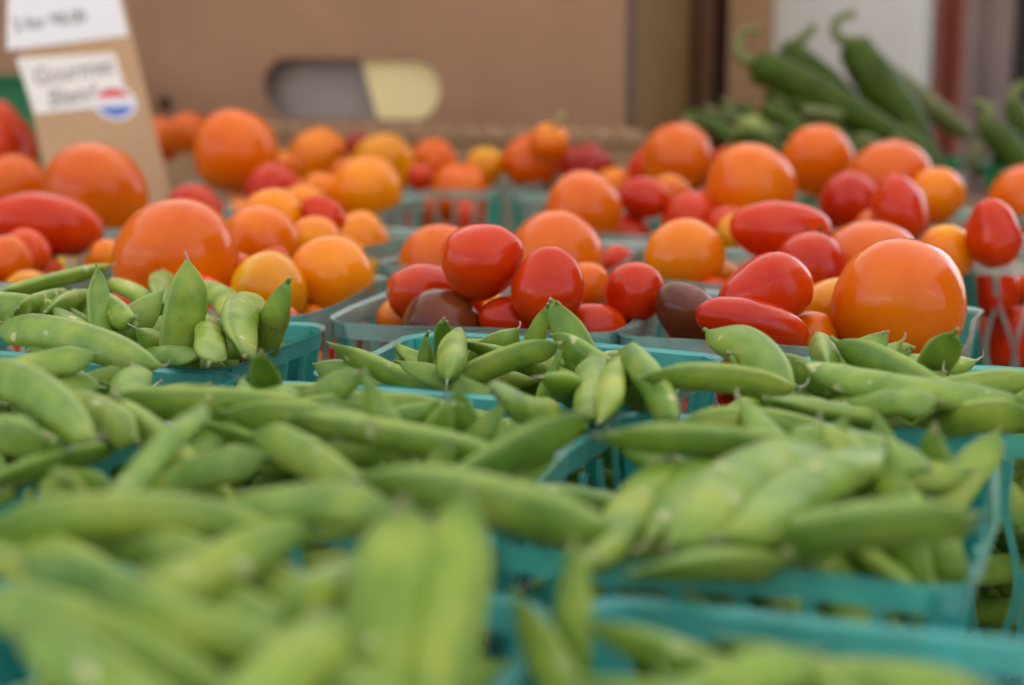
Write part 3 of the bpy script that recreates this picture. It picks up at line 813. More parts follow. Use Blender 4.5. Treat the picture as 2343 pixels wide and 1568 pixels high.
# ------------------------------------------------------------------ pod and tomato meshes
M['stub'] = mat_plain('green_stub', (0.135, 0.225, 0.03), 0.5, 0.25, 300)
def sstep(x): x = min(1.0, max(0.0, x)); return x * x * (3 - 2 * x)
def pod_mesh(L, W, T, bend, seed, ns=34, nr=24):
    rg = random.Random(seed); seeds = rg.choice((5, 6, 6, 7)); ph = rg.random() * 6.28; lump = rg.uniform(0.015, 0.06)
    hook = rg.uniform(0.0, 0.10) * W * 2; twist = rg.uniform(-0.25, 0.25); fat = rg.uniform(0.85, 1.1); tipp = rg.uniform(2.2, 3.6); rise = rg.uniform(0.14, 0.30)
    V = []; Fc = []; seam = []; ends = []; groove = []
    for i in range(ns):
        t = i / (ns - 1); tt = 0.5 - 0.5 * math.cos(math.pi * t) if False else t
        a = 0.20 + 0.80 * max(0, min(1, 1 - (1 - min(1, t / rise)) ** 2.2)) ** 0.9
        b = 1.0 if t < 0.66 else max(0.05, 1 - ((t - 0.66) / 0.34) ** tipp)
        w = W / 2 * a * b; bumps = 1 + lump * math.sin(2 * math.pi * seeds * (t - 0.1) + ph) * sstep((t - .12) / .15) * sstep((.92 - t) / .15)
        th = T / 2 * fat * (0.26 + 0.74 * sstep(t / (rise + .08)) ) * (b ** 0.85) * bumps
        x = (t - 0.5) * L; yc = bend * L * (1 - (2 * t - 1) ** 2) - bend * L * 0.6
        yc += hook * max(0, (t - 0.86) / 0.14) ** 2 - 0.10 * W * sstep((0.2 - t) / 0.2)
        yc += (W / 2 - w) * 0.5; zc = 0.05 * W * math.sin(3 * t + ph); ca, sa = math.cos(twist * (t - .5)), math.sin(twist * (t - .5))
        for j in range(nr):
            g = 2 * math.pi * j / nr; cg, sg = math.cos(g), math.sin(g)
            rid = 1 + 0.085 * math.exp(-(min(g, 2 * math.pi - g) / 0.22) ** 2)
            yy = w * cg * rid; zz = th * math.copysign(abs(sg) ** 0.92, sg)
            if abs(cg) > 0.9: zz *= 0.93
            V.append((x * U, (yc + yy * ca - zz * sa) * U, (zc + yy * sa + zz * ca) * U))
            seam.append(math.exp(-(min(g, 2 * math.pi - g) / 0.30) ** 2) * 0.75 + 0.4 * math.exp(-((g - math.pi) / 0.25) ** 2))
            groove.append(0.8 * math.exp(-((min(g, 2 * math.pi - g) - 0.62) / 0.16) ** 2) * sstep((.95 - t) / .1)); ends.append(max(sstep((0.16 - t) / 0.16), 0.6 * sstep((t - .9) / .1)))
    for i in range(ns - 1):
        for j in range(nr):
            k = (j + 1) % nr; Fc.append((i * nr + j, i * nr + k, (i + 1) * nr + k, (i + 1) * nr + j))
    Fc.append(tuple(range(nr - 1, -1, -1))); e = (ns - 1) * nr; Fc.append(tuple(range(e, e + nr)))
    m = mesh('pea_pod', V, Fc, M['pod'])
    for nm, d in (('seam', seam), ('ends', ends), ('groove', groove)):
        at = m.attributes.new(nm, 'FLOAT', 'POINT'); at.data.foreach_set('value', d)
    stem_p = (-L / 2, -0.6 * bend * L - 0.10 * W + W / 2 * .85 * .5, 0.05 * W * math.sin(ph)); tip_p = (L / 2, -0.6 * bend * L + hook + W / 2 * .95 * .5, 0.05 * W * math.sin(3 + ph))
    return m, stem_p, tip_p
def calyx_mesh(seed):
    rg = random.Random(seed); V = []; Fc = []
    ln = (0.22, 0.34, 0.14)[seed % 3] * rg.uniform(.8, 1.3); bx_, bz_ = rg.uniform(-.12, .04), rg.uniform(-.08, .08)
    v, f = tube([(0.14, 0, 0), (0.0, 0, 0), (-ln * .6, bx_ * .4, bz_ * .4), (-ln, bx_, bz_)], [0.11, 0.085, 0.062, 0.070], 8); V += [tuple(p) for p in v]; Fc += f
    ng = len(Fc) - 1
    if seed % 3 == 2:
        for k in range(rg.choice((2, 3))):          # shrivelled sepals
            a = rg.uniform(0, 6.28); l = rg.uniform(0.14, 0.30); b = len(V); up = rg.uniform(0.10, 0.20); c_, s_ = math.cos(a), math.sin(a)
            for q, (xx, rr) in enumerate([(0.0, .10), (l * .5, up * .8), (l, up * rg.uniform(.6, 1.3))]):
                hw = (0.07, 0.05, 0.01)[q]
                for sgn in (-1, 1):
                    for th in (0, 0.02): V.append((xx, (rr + th) * c_ - sgn * hw * s_, (rr + th) * s_ + sgn * hw * c_))
            for q in range(2):
                o_ = b + 4 * q
                Fc += [(o_, o_ + 2, o_ + 6, o_ + 4), (o_ + 1, o_ + 5, o_ + 7, o_ + 3), (o_, o_ + 4, o_ + 5, o_ + 1), (o_ + 2, o_ + 3, o_ + 7, o_ + 6)]
    m = mesh('stem_end', [(x * U, y * U, z * U) for x, y, z in V], Fc, M['stub']); m.materials.append(M['calyx'])
    m.polygons.foreach_set('material_index', [0 if i < ng - 2 or i == ng - 1 else 1 for i in range(len(Fc))]) if seed % 3 != 2 else m.polygons.foreach_set('material_index', [0 if i < 16 else 1 for i in range(len(Fc))])
    return m
def thread_mesh(seed):
    rg = random.Random(seed + 50); l = rg.uniform(0.12, 0.45); cu = rg.uniform(-.5, .9)
    pts = spline([(-0.12, 0, 0), (l * .35, 0.04, 0.02), (l * .7, .12 * cu, .05), (l * .75, .35 * cu, .1 * rg.uniform(-1, 1))], 8)
    v, f = tube(pts, [0.05, 0.036, 0.028, 0.024, 0.022, 0.02, 0.016, 0.01], 5)
    return mesh('dried_tip', [tuple(p * U) for p in v], f, M['thread'])
CAL = [calyx_mesh(s) for s in range(9)]; THR = [thread_mesh(s) for s in range(9)]

def tomato_mesh(shape, rad, ar, seed, mat, nu=28, nv=18):
    rg = random.Random(seed); V = []; Fc = []; lob = rg.choice((3, 4, 5)); la = rg.uniform(0.0, 0.030) if shape == 'round' else rg.uniform(0.012, 0.04)
    p0 = rg.random() * 6; skew = rg.uniform(-.06, .06); off = rg.random() * 50
    if shape == 'heart': la *= 1.5
    V.append((0, 0, 0)); 
    for i in range(1, nv):
        f = math.pi * i / nv; cz, sr = math.cos(f), math.sin(f)
        for j in range(nu):
            a = 2 * math.pi * j / nu
            rr = sr * (1 + la * math.sin(lob * a + p0) * sr)
            if shape == 'round': rr *= 1 + 0.03 * cz; z = ar * cz - 0.10 * math.exp(-(f / 0.30) ** 2)
            elif shape == 'plum': rr *= (sr ** -0.10) * (1 + 0.05 * cz); z = ar * cz - 0.05 * math.exp(-(f / 0.25) ** 2)
            else: rr *= 1 + 0.16 * cz; z = ar * cz * (1.0 if cz > 0 else 1.08) - 0.06 * math.exp(-(f / 0.28) ** 2)
            n = mnoise.noise(Vector((rr * math.cos(a), rr * math.sin(a), z)) * 1.3 + Vector((off, 0, 0))) * (0.09 if shape == 'heart' else 0.05)
            V.append(((rr * math.cos(a) * (1 + n) + skew * z) * rad * U, rr * math.sin(a) * (1 + n) * rad * U, z * (1 + n) * rad * U))
    top = (ar - 0.10 if shape == 'round' else ar - 0.05) * rad * U
    V[0] = (0, 0, top); V.append((0, 0, -ar * (1.08 if shape == 'heart' else 1) * rad * U)); last = len(V) - 1
    for j in range(nu): Fc.append((0, 1 + j, 1 + (j + 1) % nu))
    for i in range(nv - 2):
        for j in range(nu):
            k = (j + 1) % nu; o_ = 1 + i * nu; Fc.append((o_ + j, o_ + nu + j, o_ + nu + k, o_ + k))
    o_ = 1 + (nv - 2) * nu
    for j in range(nu): Fc.append((last, o_ + (j + 1) % nu, o_ + j))
    return mesh('tomato', V, Fc, mat), top
def scar_mesh():
    V = []; Fc = []; rg = random.Random(3); n = 10
    for k, (rr, zz) in enumerate(((0.17, -0.03), (0.15, 0.015), (0.08, 0.02), (0.05, -0.02))):
        for j in range(n):
            a = 2 * math.pi * j / n; w = rr * (1 + rg.uniform(-.25, .25)); V.append((w * math.cos(a) * U, w * math.sin(a) * U, zz * U))
    for k in range(3):
        for j in range(n):
            q = (j + 1) % n; Fc.append((k * n + j, k * n + q, (k + 1) * n + q, (k + 1) * n + j))
    Fc.append(tuple(range(3 * n, 4 * n)))
    return mesh('stem_scar', V, Fc, M['scar'])
SCAR = scar_mesh()
def star_mesh():
    rg = random.Random(9); V = []; Fc = []
    for k in range(6):                               # curling sepals round a short stub
        a = k * 1.047 + rg.uniform(-.2, .2); l = rg.uniform(.55, .85); b = len(V)
        for q in range(5):
            t = q / 4; w = .11 * (1 - t) ** .7 + .008; r_ = .05 + l * t; z = .05 + .10 * math.sin(t * 2.2) + .18 * t * t * rg.uniform(.5, 1.2)
            for sg in (-1, 1):
                for th in (0, .02): V.append(((r_ * math.cos(a) - sg * w * math.sin(a)) * U, (r_ * math.sin(a) + sg * w * math.cos(a)) * U, (z + th) * U))
        for q in range(4):
            o_ = b + 4 * q; Fc += [(o_, o_ + 2, o_ + 6, o_ + 4), (o_ + 1, o_ + 5, o_ + 7, o_ + 3), (o_, o_ + 4, o_ + 5, o_ + 1), (o_ + 2, o_ + 3, o_ + 7, o_ + 6)]
    v, f = tube([(0, 0, -.05 * U), (0, .02 * U, .2 * U), (.06 * U, .05 * U, .42 * U)], [.09 * U, .06 * U, .07 * U], 7); b = len(V); V += v; Fc += [tuple(x + b for x in q) for q in f]
    return mesh('calyx', V, Fc, M['calg'])
M['calg'] = mat_plain('calyx_green', (0.07, 0.13, 0.025), 0.7, 0.3, 200)
CALYX = star_mesh()

def place(o, b):
    m = Matrix([[*b.R[0], b.c[0] * U], [*b.R[1], b.c[1] * U], [*b.R[2], b.c[2] * U], [0, 0, 0, 1]]); o.matrix_world = m
WHERE = dict(L='around the broad standing pod', P='in the basket of tented pods', R='before the biggest orange tomato', M='in the basket with bridging pod',
             N='in the middle heaped basket', Q='in the bare diamond sided basket', T='by the paired standing pods', S='in the low filled basket')
def pod_words(b):
    dz = b.R[2, 0] * b.L; up = abs(b.R[2, 0]); side = abs(b.R[:, 1] @ UPV) if up < .5 else abs(b.R[:, 1] @ RT)
    size = ('Long ' if b.L > 5.9 else ('Short ' if b.L < 5.1 else 'Green ')) + ('bowed' if b.bend > .058 else ('plump' if b.W > 1.22 else ('slim' if b.W < 1.02 else 'straight')))
    if up > 0.45: pose = 'standing stem up' if dz < 0 else 'standing tip up'
    else:
        ax = b.R[:, 0]; pose = 'lying across' if abs(ax @ RT) > 0.75 else ('slanting across' if abs(ax @ RT) > 0.4 else 'lying end on')
    face = 'broad side showing' if side > 0.72 else ('seam edge showing' if side < 0.4 else 'rolled half over')
    return size, pose, face
stuffV, stuffF = [], []; deep = []
for i, b in enumerate(bodies):
    if b.kind == 'pod':
        heap = (not b.hero) and b.c[2] < 5.6
        pm, sp, tp = pod_mesh(b.L, b.W, b.T, b.bend, i, *((18, 12) if heap else (34, 24)))
        if heap: deep.append((pm, b)); continue
        o = link(bpy.data.objects.new('snap_pea', pm)); place(o, b)
        size, pose, face = pod_words(b)
        if b.hero: lab = f'{size.lower()} pea pod {pose}, {face}, {WHERE[b.key]}'
        else: lab = f'green pea pod tucked under others {WHERE[b.key]}'
        tag(o, lab, 'pea pod', 'snap peas ' + WHERE[b.key])
        s = link(bpy.data.objects.new('stem_end', CAL[i % 9]), o); s.location = [x * U for x in sp]; s.rotation_euler = (i * 1.3, 0, 0.15); s.scale = (b.W / 1.1,) * 3
        t = link(bpy.data.objects.new('dried_tip', THR[(i * 5) % 9]), o); t.location = [x * U for x in tp]; t.rotation_euler = (i * 2.1, 0, 0.5)
    else:
        tm, top = tomato_mesh(b.shape, b.rad, b.ar, i, M[b.col])
        o = link(bpy.data.objects.new('tomato' if b.shape == 'round' else 'plum_tomato', tm)); place(o, b); b.o = o; b.top = top
        if getattr(b, 'stem', False):
            V, Fc = tube([(0, 0, top - .1 * U), (0, .05 * U, top + .5 * U), (.1 * U, .2 * U, top + 1.1 * U)], [.22 * U, .16 * U, .24 * U], 8); obj('stem', V, Fc, M['stemg'], o, True)
        if b.shape == 'round' and not b.hero and i % 9 == 0 and b.col in 'RVOY':
            cl = link(bpy.data.objects.new('calyx', CALYX), o); cl.location = (0, 0, top + .01 * U); cl.scale = (b.rad / 1.3,) * 3
        s = link(bpy.data.objects.new('stem_scar', SCAR), o); s.location = (0, 0, top + 0.001 * U); k = b.rad / 1.6; s.scale = (k, k, k)
if deep:                                             # pods buried too deep to pick out
    bm = bmesh.new()
    for pm, b in deep:
        tmp = pm.copy(); tmp.transform(Matrix([[*b.R[0], b.c[0] * U], [*b.R[1], b.c[1] * U], [*b.R[2], b.c[2] * U], [0, 0, 0, 1]])); bm.from_mesh(tmp); bpy.data.meshes.remove(tmp)
    o = bm_obj('snap_pea_heap', bm, M['pod'], None, True); tag(o, 'buried green snap peas filling the lower part of the pea baskets', 'pea pods', kind='stuff')

CW = dict(O='orange', Y='yellow orange', A='amber yellow', R='red', V='vermilion', D='dark red', B='maroon')
SW = dict(round='round', plum='plum shaped', heart='heart shaped')
TW = dict(K='behind the standing pea pod', Z='around the long red plum', A='beside the maroon rim tomato', C='beside the largest orange tomato', k='in basket with bare back rim',
          z='before the price card', B='in the half empty basket', c='behind the largest orange tomato', D='behind the diamond mesh front', E='in the glossy yellow basket', H='under the very large orange',
          h='before the green peppers', G='below the box handle', f='right of the price card', F='below the box front', g='by the box corner', U='beside the green pepper basket')
for b in bodies:
    if b.kind != 'tom': continue
    size = 'big' if b.rad > 1.95 else ('small' if b.rad < 1.0 else 'medium')
    if b.hero: lab = f'{size} {CW[b.col]} {SW[b.shape]} tomato on top {TW[b.key]}'
    else: lab = f'{CW[b.col]} {SW[b.shape]} tomato low down {TW[b.key]}'
    tag(b.o, lab, 'tomato', 'tomatoes ' + TW[b.key])

# ------------------------------------------------------------------ cardboard box, tray, price card
M['cardside'] = mat_card('olive_cardboard', (0.215, 0.125, 0.050)); M['gapdark'] = mat_plain('painted_gap_shade', (0.075, 0.035, 0.014), 0.5, 0.15, 40)  # dark brown here is painted shade for the seam and the hole
def uW(p): return tuple(float(x) * U for x in p)
BY = 131.0
bx1 = float(at_y(1427, 250, BY)[0]); bx0 = bx1 - 80.0; by1 = BY + 37.0; bh = 42.0; th = 0.55
box = empty('cardboard_box', ((bx0 + bx1) / 2 * U, (BY + by1) / 2 * U, 0)); tag(box, 'tall open brown cardboard box with an oval handle hole', 'box')
def lx(x): return (x - (bx0 + bx1) / 2) * U
def ly(y): return (y - (BY + by1) / 2) * U
# front panel with a rounded handle slot
h0 = at_y(603, 210, BY); h1 = at_y(1008, 210, BY); hz0 = float(at_y(800, 272, BY)[2]); hz1 = float(at_y(800, 133, BY)[2]); hx0, hx1 = float(h0[0]), float(h1[0])
def panel_with_slot():
    n = 14; hr = (hz1 - hz0) / 2; loop = []
    for cx_, a0 in ((hx1 - hr, -90), (hx0 + hr, 90)):
        for i in range(n + 1):
            a = math.radians(a0 + 180 * i / n); loop.append((cx_ + hr * math.cos(a), (hz0 + hz1) / 2 + hr * math.sin(a)))
    out = []                                           # matching points on the outer rectangle
    W0, W1, Z0, Z1 = bx0, bx1, 0.0, bh; cxm, czm = (hx0 + hx1) / 2, (hz0 + hz1) / 2
    for x, z in loop:
        dx, dz = x - cxm, (z - czm) * 2.0; ts = []
        if dx > 1e-6: ts.append((W1 - cxm) / dx)
        if dx < -1e-6: ts.append((W0 - cxm) / dx)
        if dz > 1e-6: ts.append((Z1 - czm) / dz)
        if dz < -1e-6: ts.append((Z0 - czm) / dz)
        t = min(ts); out.append([cxm + dx * t, czm + dz * t])
    for cx_, cz_ in ((W0, Z0), (W1, Z0), (W1, Z1), (W0, Z1)):   # snap the nearest to each corner
        k = min(range(len(out)), key=lambda i: (out[i][0] - cx_) ** 2 + (out[i][1] - cz_) ** 2); out[k] = [cx_, cz_]
    V = []; m = len(loop)
    for y in (BY, BY + th):
        for x, z in loop: V.append((lx(x), ly(y), z * U))
        for x, z in out: V.append((lx(x), ly(y), z * U))
    Fc = []
    for i in range(m):
        j = (i + 1) % m
        Fc += [(i, j, m + j, m + i), (2 * m + j, 2 * m + i, 3 * m + i, 3 * m + j), (j, i, 2 * m + i, 2 * m + j), (m + i, m + j, 3 * m + j, 3 * m + i)]
    return V, Fc
V, Fc = panel_with_slot(); obj('front_panel', V, Fc, M['card'], box)
pc = at_y(378, 238, BY); V, Fc = tube([(lx(pc[0]), ly(BY) - .03 * U, pc[2] * U), (lx(pc[0]), ly(BY) + .02 * U, pc[2] * U)], [.75 * U, .75 * U], 20); obj('hole_shade_disc', V, Fc, M['gapdark'], box)  # flat dark disc painted for the shade inside a punched hole
box_obj('back_panel', (lx(bx0), ly(by1 - th), 0), (lx(bx1), ly(by1), bh * U), M['card'], box)
box_obj('side_panel', (lx(bx0), ly(BY + th + .05), 0), (lx(bx0 + th), ly(by1 - th - .05), bh * U), M['card'], box)
# right side: the glued corner stands slightly open, one narrow flap edge and one wide panel with an upright slit
sp = BY + 1.1; slit = float(BY + 26.0)
box_obj('side_panel', (lx(bx1 - th - .35), ly(sp), 0), (lx(bx1 - .35), ly(slit), bh * U), M['cardside'], box)
box_obj('seam_shade_strip', (lx(bx1 - .33), ly(sp), 0), (lx(bx1 - .29), ly(sp + 3.4), bh * U), M['gapdark'], box)  # dark strip painted in place of shade in the open corner seam
box_obj('side_flap', (lx(bx1 - th - 1.4), ly(slit + 1.3), 0), (lx(bx1 - 1.4), ly(by1 - th - .05), bh * U), M['cardside'], box)
box_obj('bottom_panel', (lx(bx0 + th + .05), ly(BY + th + .05), .05 * U), (lx(bx1 - th - 1.5), ly(by1 - th - .05), th * U), M['card'], box)
M['liner'] = mat_plain('grey_liner', (0.36, 0.30, 0.27), 0.7, 0.08, 20)
M['cream'] = mat_plain('cream_sheet', (0.92, 0.78, 0.38), 0.55, 0.08, 12)
ln_ = obj('inner_wall_sheet', *(lambda s: (s, [(0, 1, 2, 3), (7, 6, 5, 4), (0, 4, 5, 1), (1, 5, 6, 2), (2, 6, 7, 3), (3, 7, 4, 0)]))(
    [uW(p) for p in ((bx0 + 2, BY + 1.8, th + .1), (bx1 - 4, BY + 1.8, th + .1), (bx1 - 4, BY + 3.2, 36), (bx0 + 2, BY + 3.2, 36), (bx0 + 2, BY + 2.1, th + .1), (bx1 - 4, BY + 2.1, th + .1), (bx1 - 4, BY + 3.5, 36), (bx0 + 2, BY + 3.5, 36))]), M['liner'])
tag(ln_, 'grey sheet standing in for the shaded inner wall behind the box handle hole', 'packing sheet')  # added sheet in place of the far inner wall, its shade in the grey
pL = at_y(826, 135, BY + 1); pB = at_y(864, 268, BY + 1)
sl = (pB[0] - pL[0]) / (pB[2] - pL[2]); xa = pL[0] + (-0 + th + .2 - pL[2]) * sl; xb = pL[0] + (30 - pL[2]) * sl
cs_ = obj('pale_yellow_card', *(lambda s: (s, [(0, 1, 2, 3), (7, 6, 5, 4), (0, 4, 5, 1), (1, 5, 6, 2), (2, 6, 7, 3), (3, 7, 4, 0)]))(
    [uW(p) for p in ((xa, BY + .8, th + .1), (bx1 - 5, BY + .8, th + .1), (bx1 - 5, BY + 1.2, 30), (xb, BY + 1.2, 30), (xa, BY + 1.0, th + .1), (bx1 - 5, BY + 1.0, th + .1), (bx1 - 5, BY + 1.4, 30), (xb, BY + 1.4, 30))]), M['cream'])
tag(cs_, 'pale yellow card with a slanted edge behind the box handle hole', 'card')

# low corrugated tray wall in front of the box
tyF = 122.0; tx1 = float(at_y(1469, 315, tyF)[0]); tz = float(at_y(1240, 296, tyF)[2]); tx0 = tx1 - 55
tray = empty('cardboard_tray', ((tx0 + tx1) / 2 * U, (tyF + 3.5) * U, 0)); tag(tray, 'narrow cardboard tray with a fluted top edge at the foot of the tall box', 'tray')
def tl(x, y, z): return ((x - (tx0 + tx1) / 2) * U, (y - tyF - 3.5) * U, z * U)
box_obj('wall', tl(tx0, tyF + .35, 0), tl(tx1, tyF + .9, tz - 1.0), M['card2'], tray)
box_obj('wall', tl(tx0, tyF + 6.4, 0), tl(tx1, tyF + 6.9, tz - 1.2), M['card2'], tray)
box_obj('end_wall', tl(tx1 - .5, tyF + .95, 0), tl(tx1, tyF + 6.35, tz - 1.2), M['card2'], tray)
box_obj('end_wall', tl(tx0, tyF + .95, 0), tl(tx0 + .5, tyF + 6.35, tz - 1.2), M['card2'], tray)
box_obj('base', tl(tx0 + .55, tyF + .95, 0.02), tl(tx1 - .55, tyF + 6.35, .5), M['card2'], tray)
V = []; Fc = []; n = 200
for i in range(n + 1):
    x = tx0 + (tx1 - tx0) * i / n; f = 0.28 * math.sin(i * 2 * math.pi / 8)
    for y, z in ((tyF - .25 + f * .5, tz - .98), (tyF - .25 + f * .5, tz - .1 + f * .35), (tyF + 1.1, tz + f * .35), (tyF + 1.1, tz - .98)): V.append(tl(x, y, z))
for i in range(n):
    for a in range(4):
        b = (a + 1) % 4; Fc.append((4 * i + a, 4 * i + b, 4 * i + 4 + b, 4 * i + 4 + a))
Fc += [(3, 2, 1, 0), (4 * n, 4 * n + 1, 4 * n + 2, 4 * n + 3)]
obj('fluted_edge', V, Fc, M['cardlip'], tray)

# price card stuck in among the tomatoes, leaning back and turned
u3 = RT * 1.0 + UPV * 0.12 + FW * 0.46; u3 /= np.linalg.norm(u3)
v3 = -RT * 0.335 + UPV * 1.0 + FW * 0.46; v3 -= u3 * (v3 @ u3); v3 /= np.linalg.norm(v3); n3 = np.cross(u3, v3)
if n3 @ FW > 0: n3 = -n3
kc = 101.0; org = at_k(108, 418, kc)                       # lower left of the visible part
def on_card(x, y):
    r = ray(x, y); t = ((org - CAMP) @ n3) / (r @ n3); d = CAMP + r * t - org; return float(d @ u3), float(d @ v3)
cw = on_card(384, 415)[0]
def cardP(u, v, h=0.0): return uW(org + u3 * u + v3 * v + n3 * h)
foot = -((org[2] - 1.2) / v3[2])
def slab(name, pts, h0, h1, mat, parent):
    n = len(pts); V = [cardP(u, v, h1) for u, v in pts] + [cardP(u, v, h0) for u, v in pts]
    Fc = [tuple(range(n)), tuple(range(2 * n - 1, n - 1, -1))] + [(i, n + i, n + (i + 1) % n, (i + 1) % n) for i in range(n)]
    return obj(name, V, Fc, mat, parent)
sign = slab('price_card', [(0, foot), (cw, foot), (cw, 17.5), (0, 17.5)], -0.25, 0, M['card2'], None)
tag(sign, 'leaning brown card price sign with two white paper labels and a round sticker', 'sign')
a0 = on_card(6, 116); a1 = on_card(258, 83)
lb = slab('paper_label', [(a0[0] + .25, a0[1]), (cw - .25, a1[1]), (cw - .25, 16.9), (.3, 16.9)], 0.004, 0.03, M['paper'], sign)
pts = [on_card(*p) for p in ((80, 262), (296, 238), (262, 122), (36, 134))]
lc = slab('paper_label', pts, 0.004, 0.03, M['paper2'], sign)
def text_obj(s, u, v, size, mat, parent, shear=0.25, rot=0.0, h=0.036, sx=0.92):
    cu = bpy.data.curves.new('lettering', 'FONT'); cu.body = s; cu.size = size; cu.shear = shear; cu.extrude = 0.0; cu.offset = 0.022 * size
    t = bpy.data.objects.new('tmp', cu); col.objects.link(t); dg = bpy.context.evaluated_depsgraph_get()
    me = bpy.data.meshes.new_from_object(t.evaluated_get(dg)); bpy.data.objects.remove(t)
    c_, s_ = math.cos(rot), math.sin(rot)
    for w in me.vertices:
        x, y = w.co.x * sx, w.co.y; w.co = Vector(cardP(u + x * c_ - y * s_, v + x * s_ + y * c_, h))
    me.materials.clear(); me.materials.append(mat)
    return link(bpy.data.objects.new('lettering', me), parent)
p = on_card(34, 73); q = on_card(232, 45); rr = math.atan2(q[1] - p[1], q[0] - p[0]); wd = math.hypot(q[0] - p[0], q[1] - p[1])
text_obj('2 for $8.00', p[0], p[1], wd / 4.0, M['ink'], lb, 0.1, rr, sx=0.74)
p = on_card(78, 196); text_obj('Gourmet', p[0], p[1], 1.9, M['ink2'], lc, 0.35, rr, sx=0.74)
p = on_card(112, 246); text_obj('Blend', p[0], p[1], 1.9, M['ink2'], lc, 0.35, rr, sx=0.74)
sc0 = on_card(262, 236); sr = 1.42
circ = lambda r_, n=28: [(sc0[0] + r_ * math.cos(2 * math.pi * i / n), sc0[1] + r_ * math.sin(2 * math.pi * i / n)) for i in range(n)]
st = slab('sticker', circ(sr), 0.04, 0.055, M['paper'], sign)
def seg(a0, a1, r_, n=14): return [(sc0[0] + r_ * math.cos(math.radians(a0 + (a1 - a0) * i / n)), sc0[1] + r_ * math.sin(math.radians(a0 + (a1 - a0) * i / n))) for i in range(n + 1)]
slab('red_print', seg(20, 160, sr * .82), 0.057, 0.06, M['red'], st)
slab('blue_print', seg(195, 345, sr * .82), 0.057, 0.06, M['blue'], st)

# ------------------------------------------------------------------ long green peppers in green baskets
def pepper(bodyp, bodyr, stemp, k0, k1, mat, label, sr=9):
    """pixel paths at depths k0..k1 (camera units)"""
    n = 18; P = spline(bodyp, n); R_ = spline([(r,) for r in bodyr], n); pts = []; rad = []
    for i in range(n):
        k = k0 + (k1 - k0) * i / (n - 1); pts.append(Vector(uW(at_k(P[i][0], P[i][1], k)))); rad.append(max(1.0, R_[i][0] * .88) * k / F * U)
    e = (pts[0] - pts[1]).normalized()
    pts = [pts[0] + e * rad[0] * .45] + pts; rad = [rad[0] * .55] + rad
    x = (pts[-1] - pts[-2]).normalized(); pts.append(pts[-1] + x * rad[-1] * .7); rad.append(rad[-1] * .35)
    V, Fc = tube(pts, rad, 16); V = [v + Vector((0, 0, 1)) * 0.10 * rad[i // 16] * mnoise.noise(v * 60) for i, v in enumerate(V)]
    o = obj('green_pepper', V, Fc, mat, None, True); tag(o, label, 'pepper', 'long green peppers beside the box')
    if stemp:
        S = spline(stemp, 10); pp = [Vector(uW(at_k(s[0], s[1], k0))) for s in S]; pp = [pts[0]] + pp[1:]
        V, Fc = tube(pp, [sr * k0 / F * U * (1.5 - .6 * i / 9) for i in range(10)], 9); obj('stem', V, Fc, M['pstem'], o, True)
    return o
D1 = M['pepper']; D2 = M['pepper2']; D3 = M['pepper3']
pepper([(1740, 152), (1880, 218), (2010, 295), (2130, 372)], [46, 44, 38, 16], [(1728, 150), (1692, 128), (1694, 80), (1738, 66)], 124, 121, D1, 'long dark green pepper with a hooked stem curling back over it', 10)
pepper([(1955, 112), (2005, 185), (2075, 275), (2140, 372)], [46, 56, 46, 20], [(1948, 100), (1914, 82), (1914, 46), (1956, 30)], 129, 126, D1, 'steep dark green pepper with the tallest curled stem', 10)
pepper([(1800, 115), (1850, 155), (1930, 225), (1990, 290)], [32, 38, 34, 20], [(1800, 112), (1836, 88), (1866, 58)], 130, 129, D1, 'green pepper wedged behind the others, stem pointing up', 11)
pepper([(2010, 160), (2085, 215), (2180, 285), (2222, 312)], [34, 36, 28, 12], None, 134, 132, D2, 'pale olive pepper sloping down behind the steep dark one')
pepper([(1572, 262), (1620, 278), (1680, 310), (1730, 350)], [14, 18, 22, 18], None, 119, 117, D1, 'thin green pepper lying nearest the box corner')
pepper([(1752, 250), (1800, 275), (1845, 318), (1880, 350)], [24, 27, 25, 16], None, 119, 117, D1, 'short green pepper below the hooked one')
pepper([(1700, 285), (1732, 294), (1765, 312)], [24, 34, 26], None, 120, 119, D3, 'lime green stubby pepper among the dark ones')
pepper([(1838, 258), (1880, 262), (1920, 266)], [16, 20, 18], None, 119.5, 119, D2, 'small pale pepper tip under the hooked pepper')
pepper([(1770, 215), (1860, 280), (1950, 335), (2050, 400)], [36, 42, 40, 22], None, 127, 124, D1, 'dark pepper at the bottom of the pile')
pepper([(1960, 318), (1992, 330), (2020, 345)], [16, 22, 16], None, 118, 118, D2, 'small pale green pepper stub in front of the pile')
pepper([(2255, 290), (2290, 320), (2330, 365), (2400, 420)], [26, 38, 36, 20], [(2262, 270), (2262, 250), (2226, 234)], 121, 119, D1, 'dark pepper with a sharply bent stem beside the green basket', 11)
pepper([(2320, 240), (2345, 300), (2400, 360)], [26, 36, 30], [(2320, 238), (2322, 210), (2345, 190)], 124, 122, D1, 'green pepper standing behind the one with a bent stem', 10)
pepper([(2240, 330), (2230, 365), (2236, 400)], [12, 16, 12], None, 118, 118, D2, 'small olive pepper hanging by the green basket')
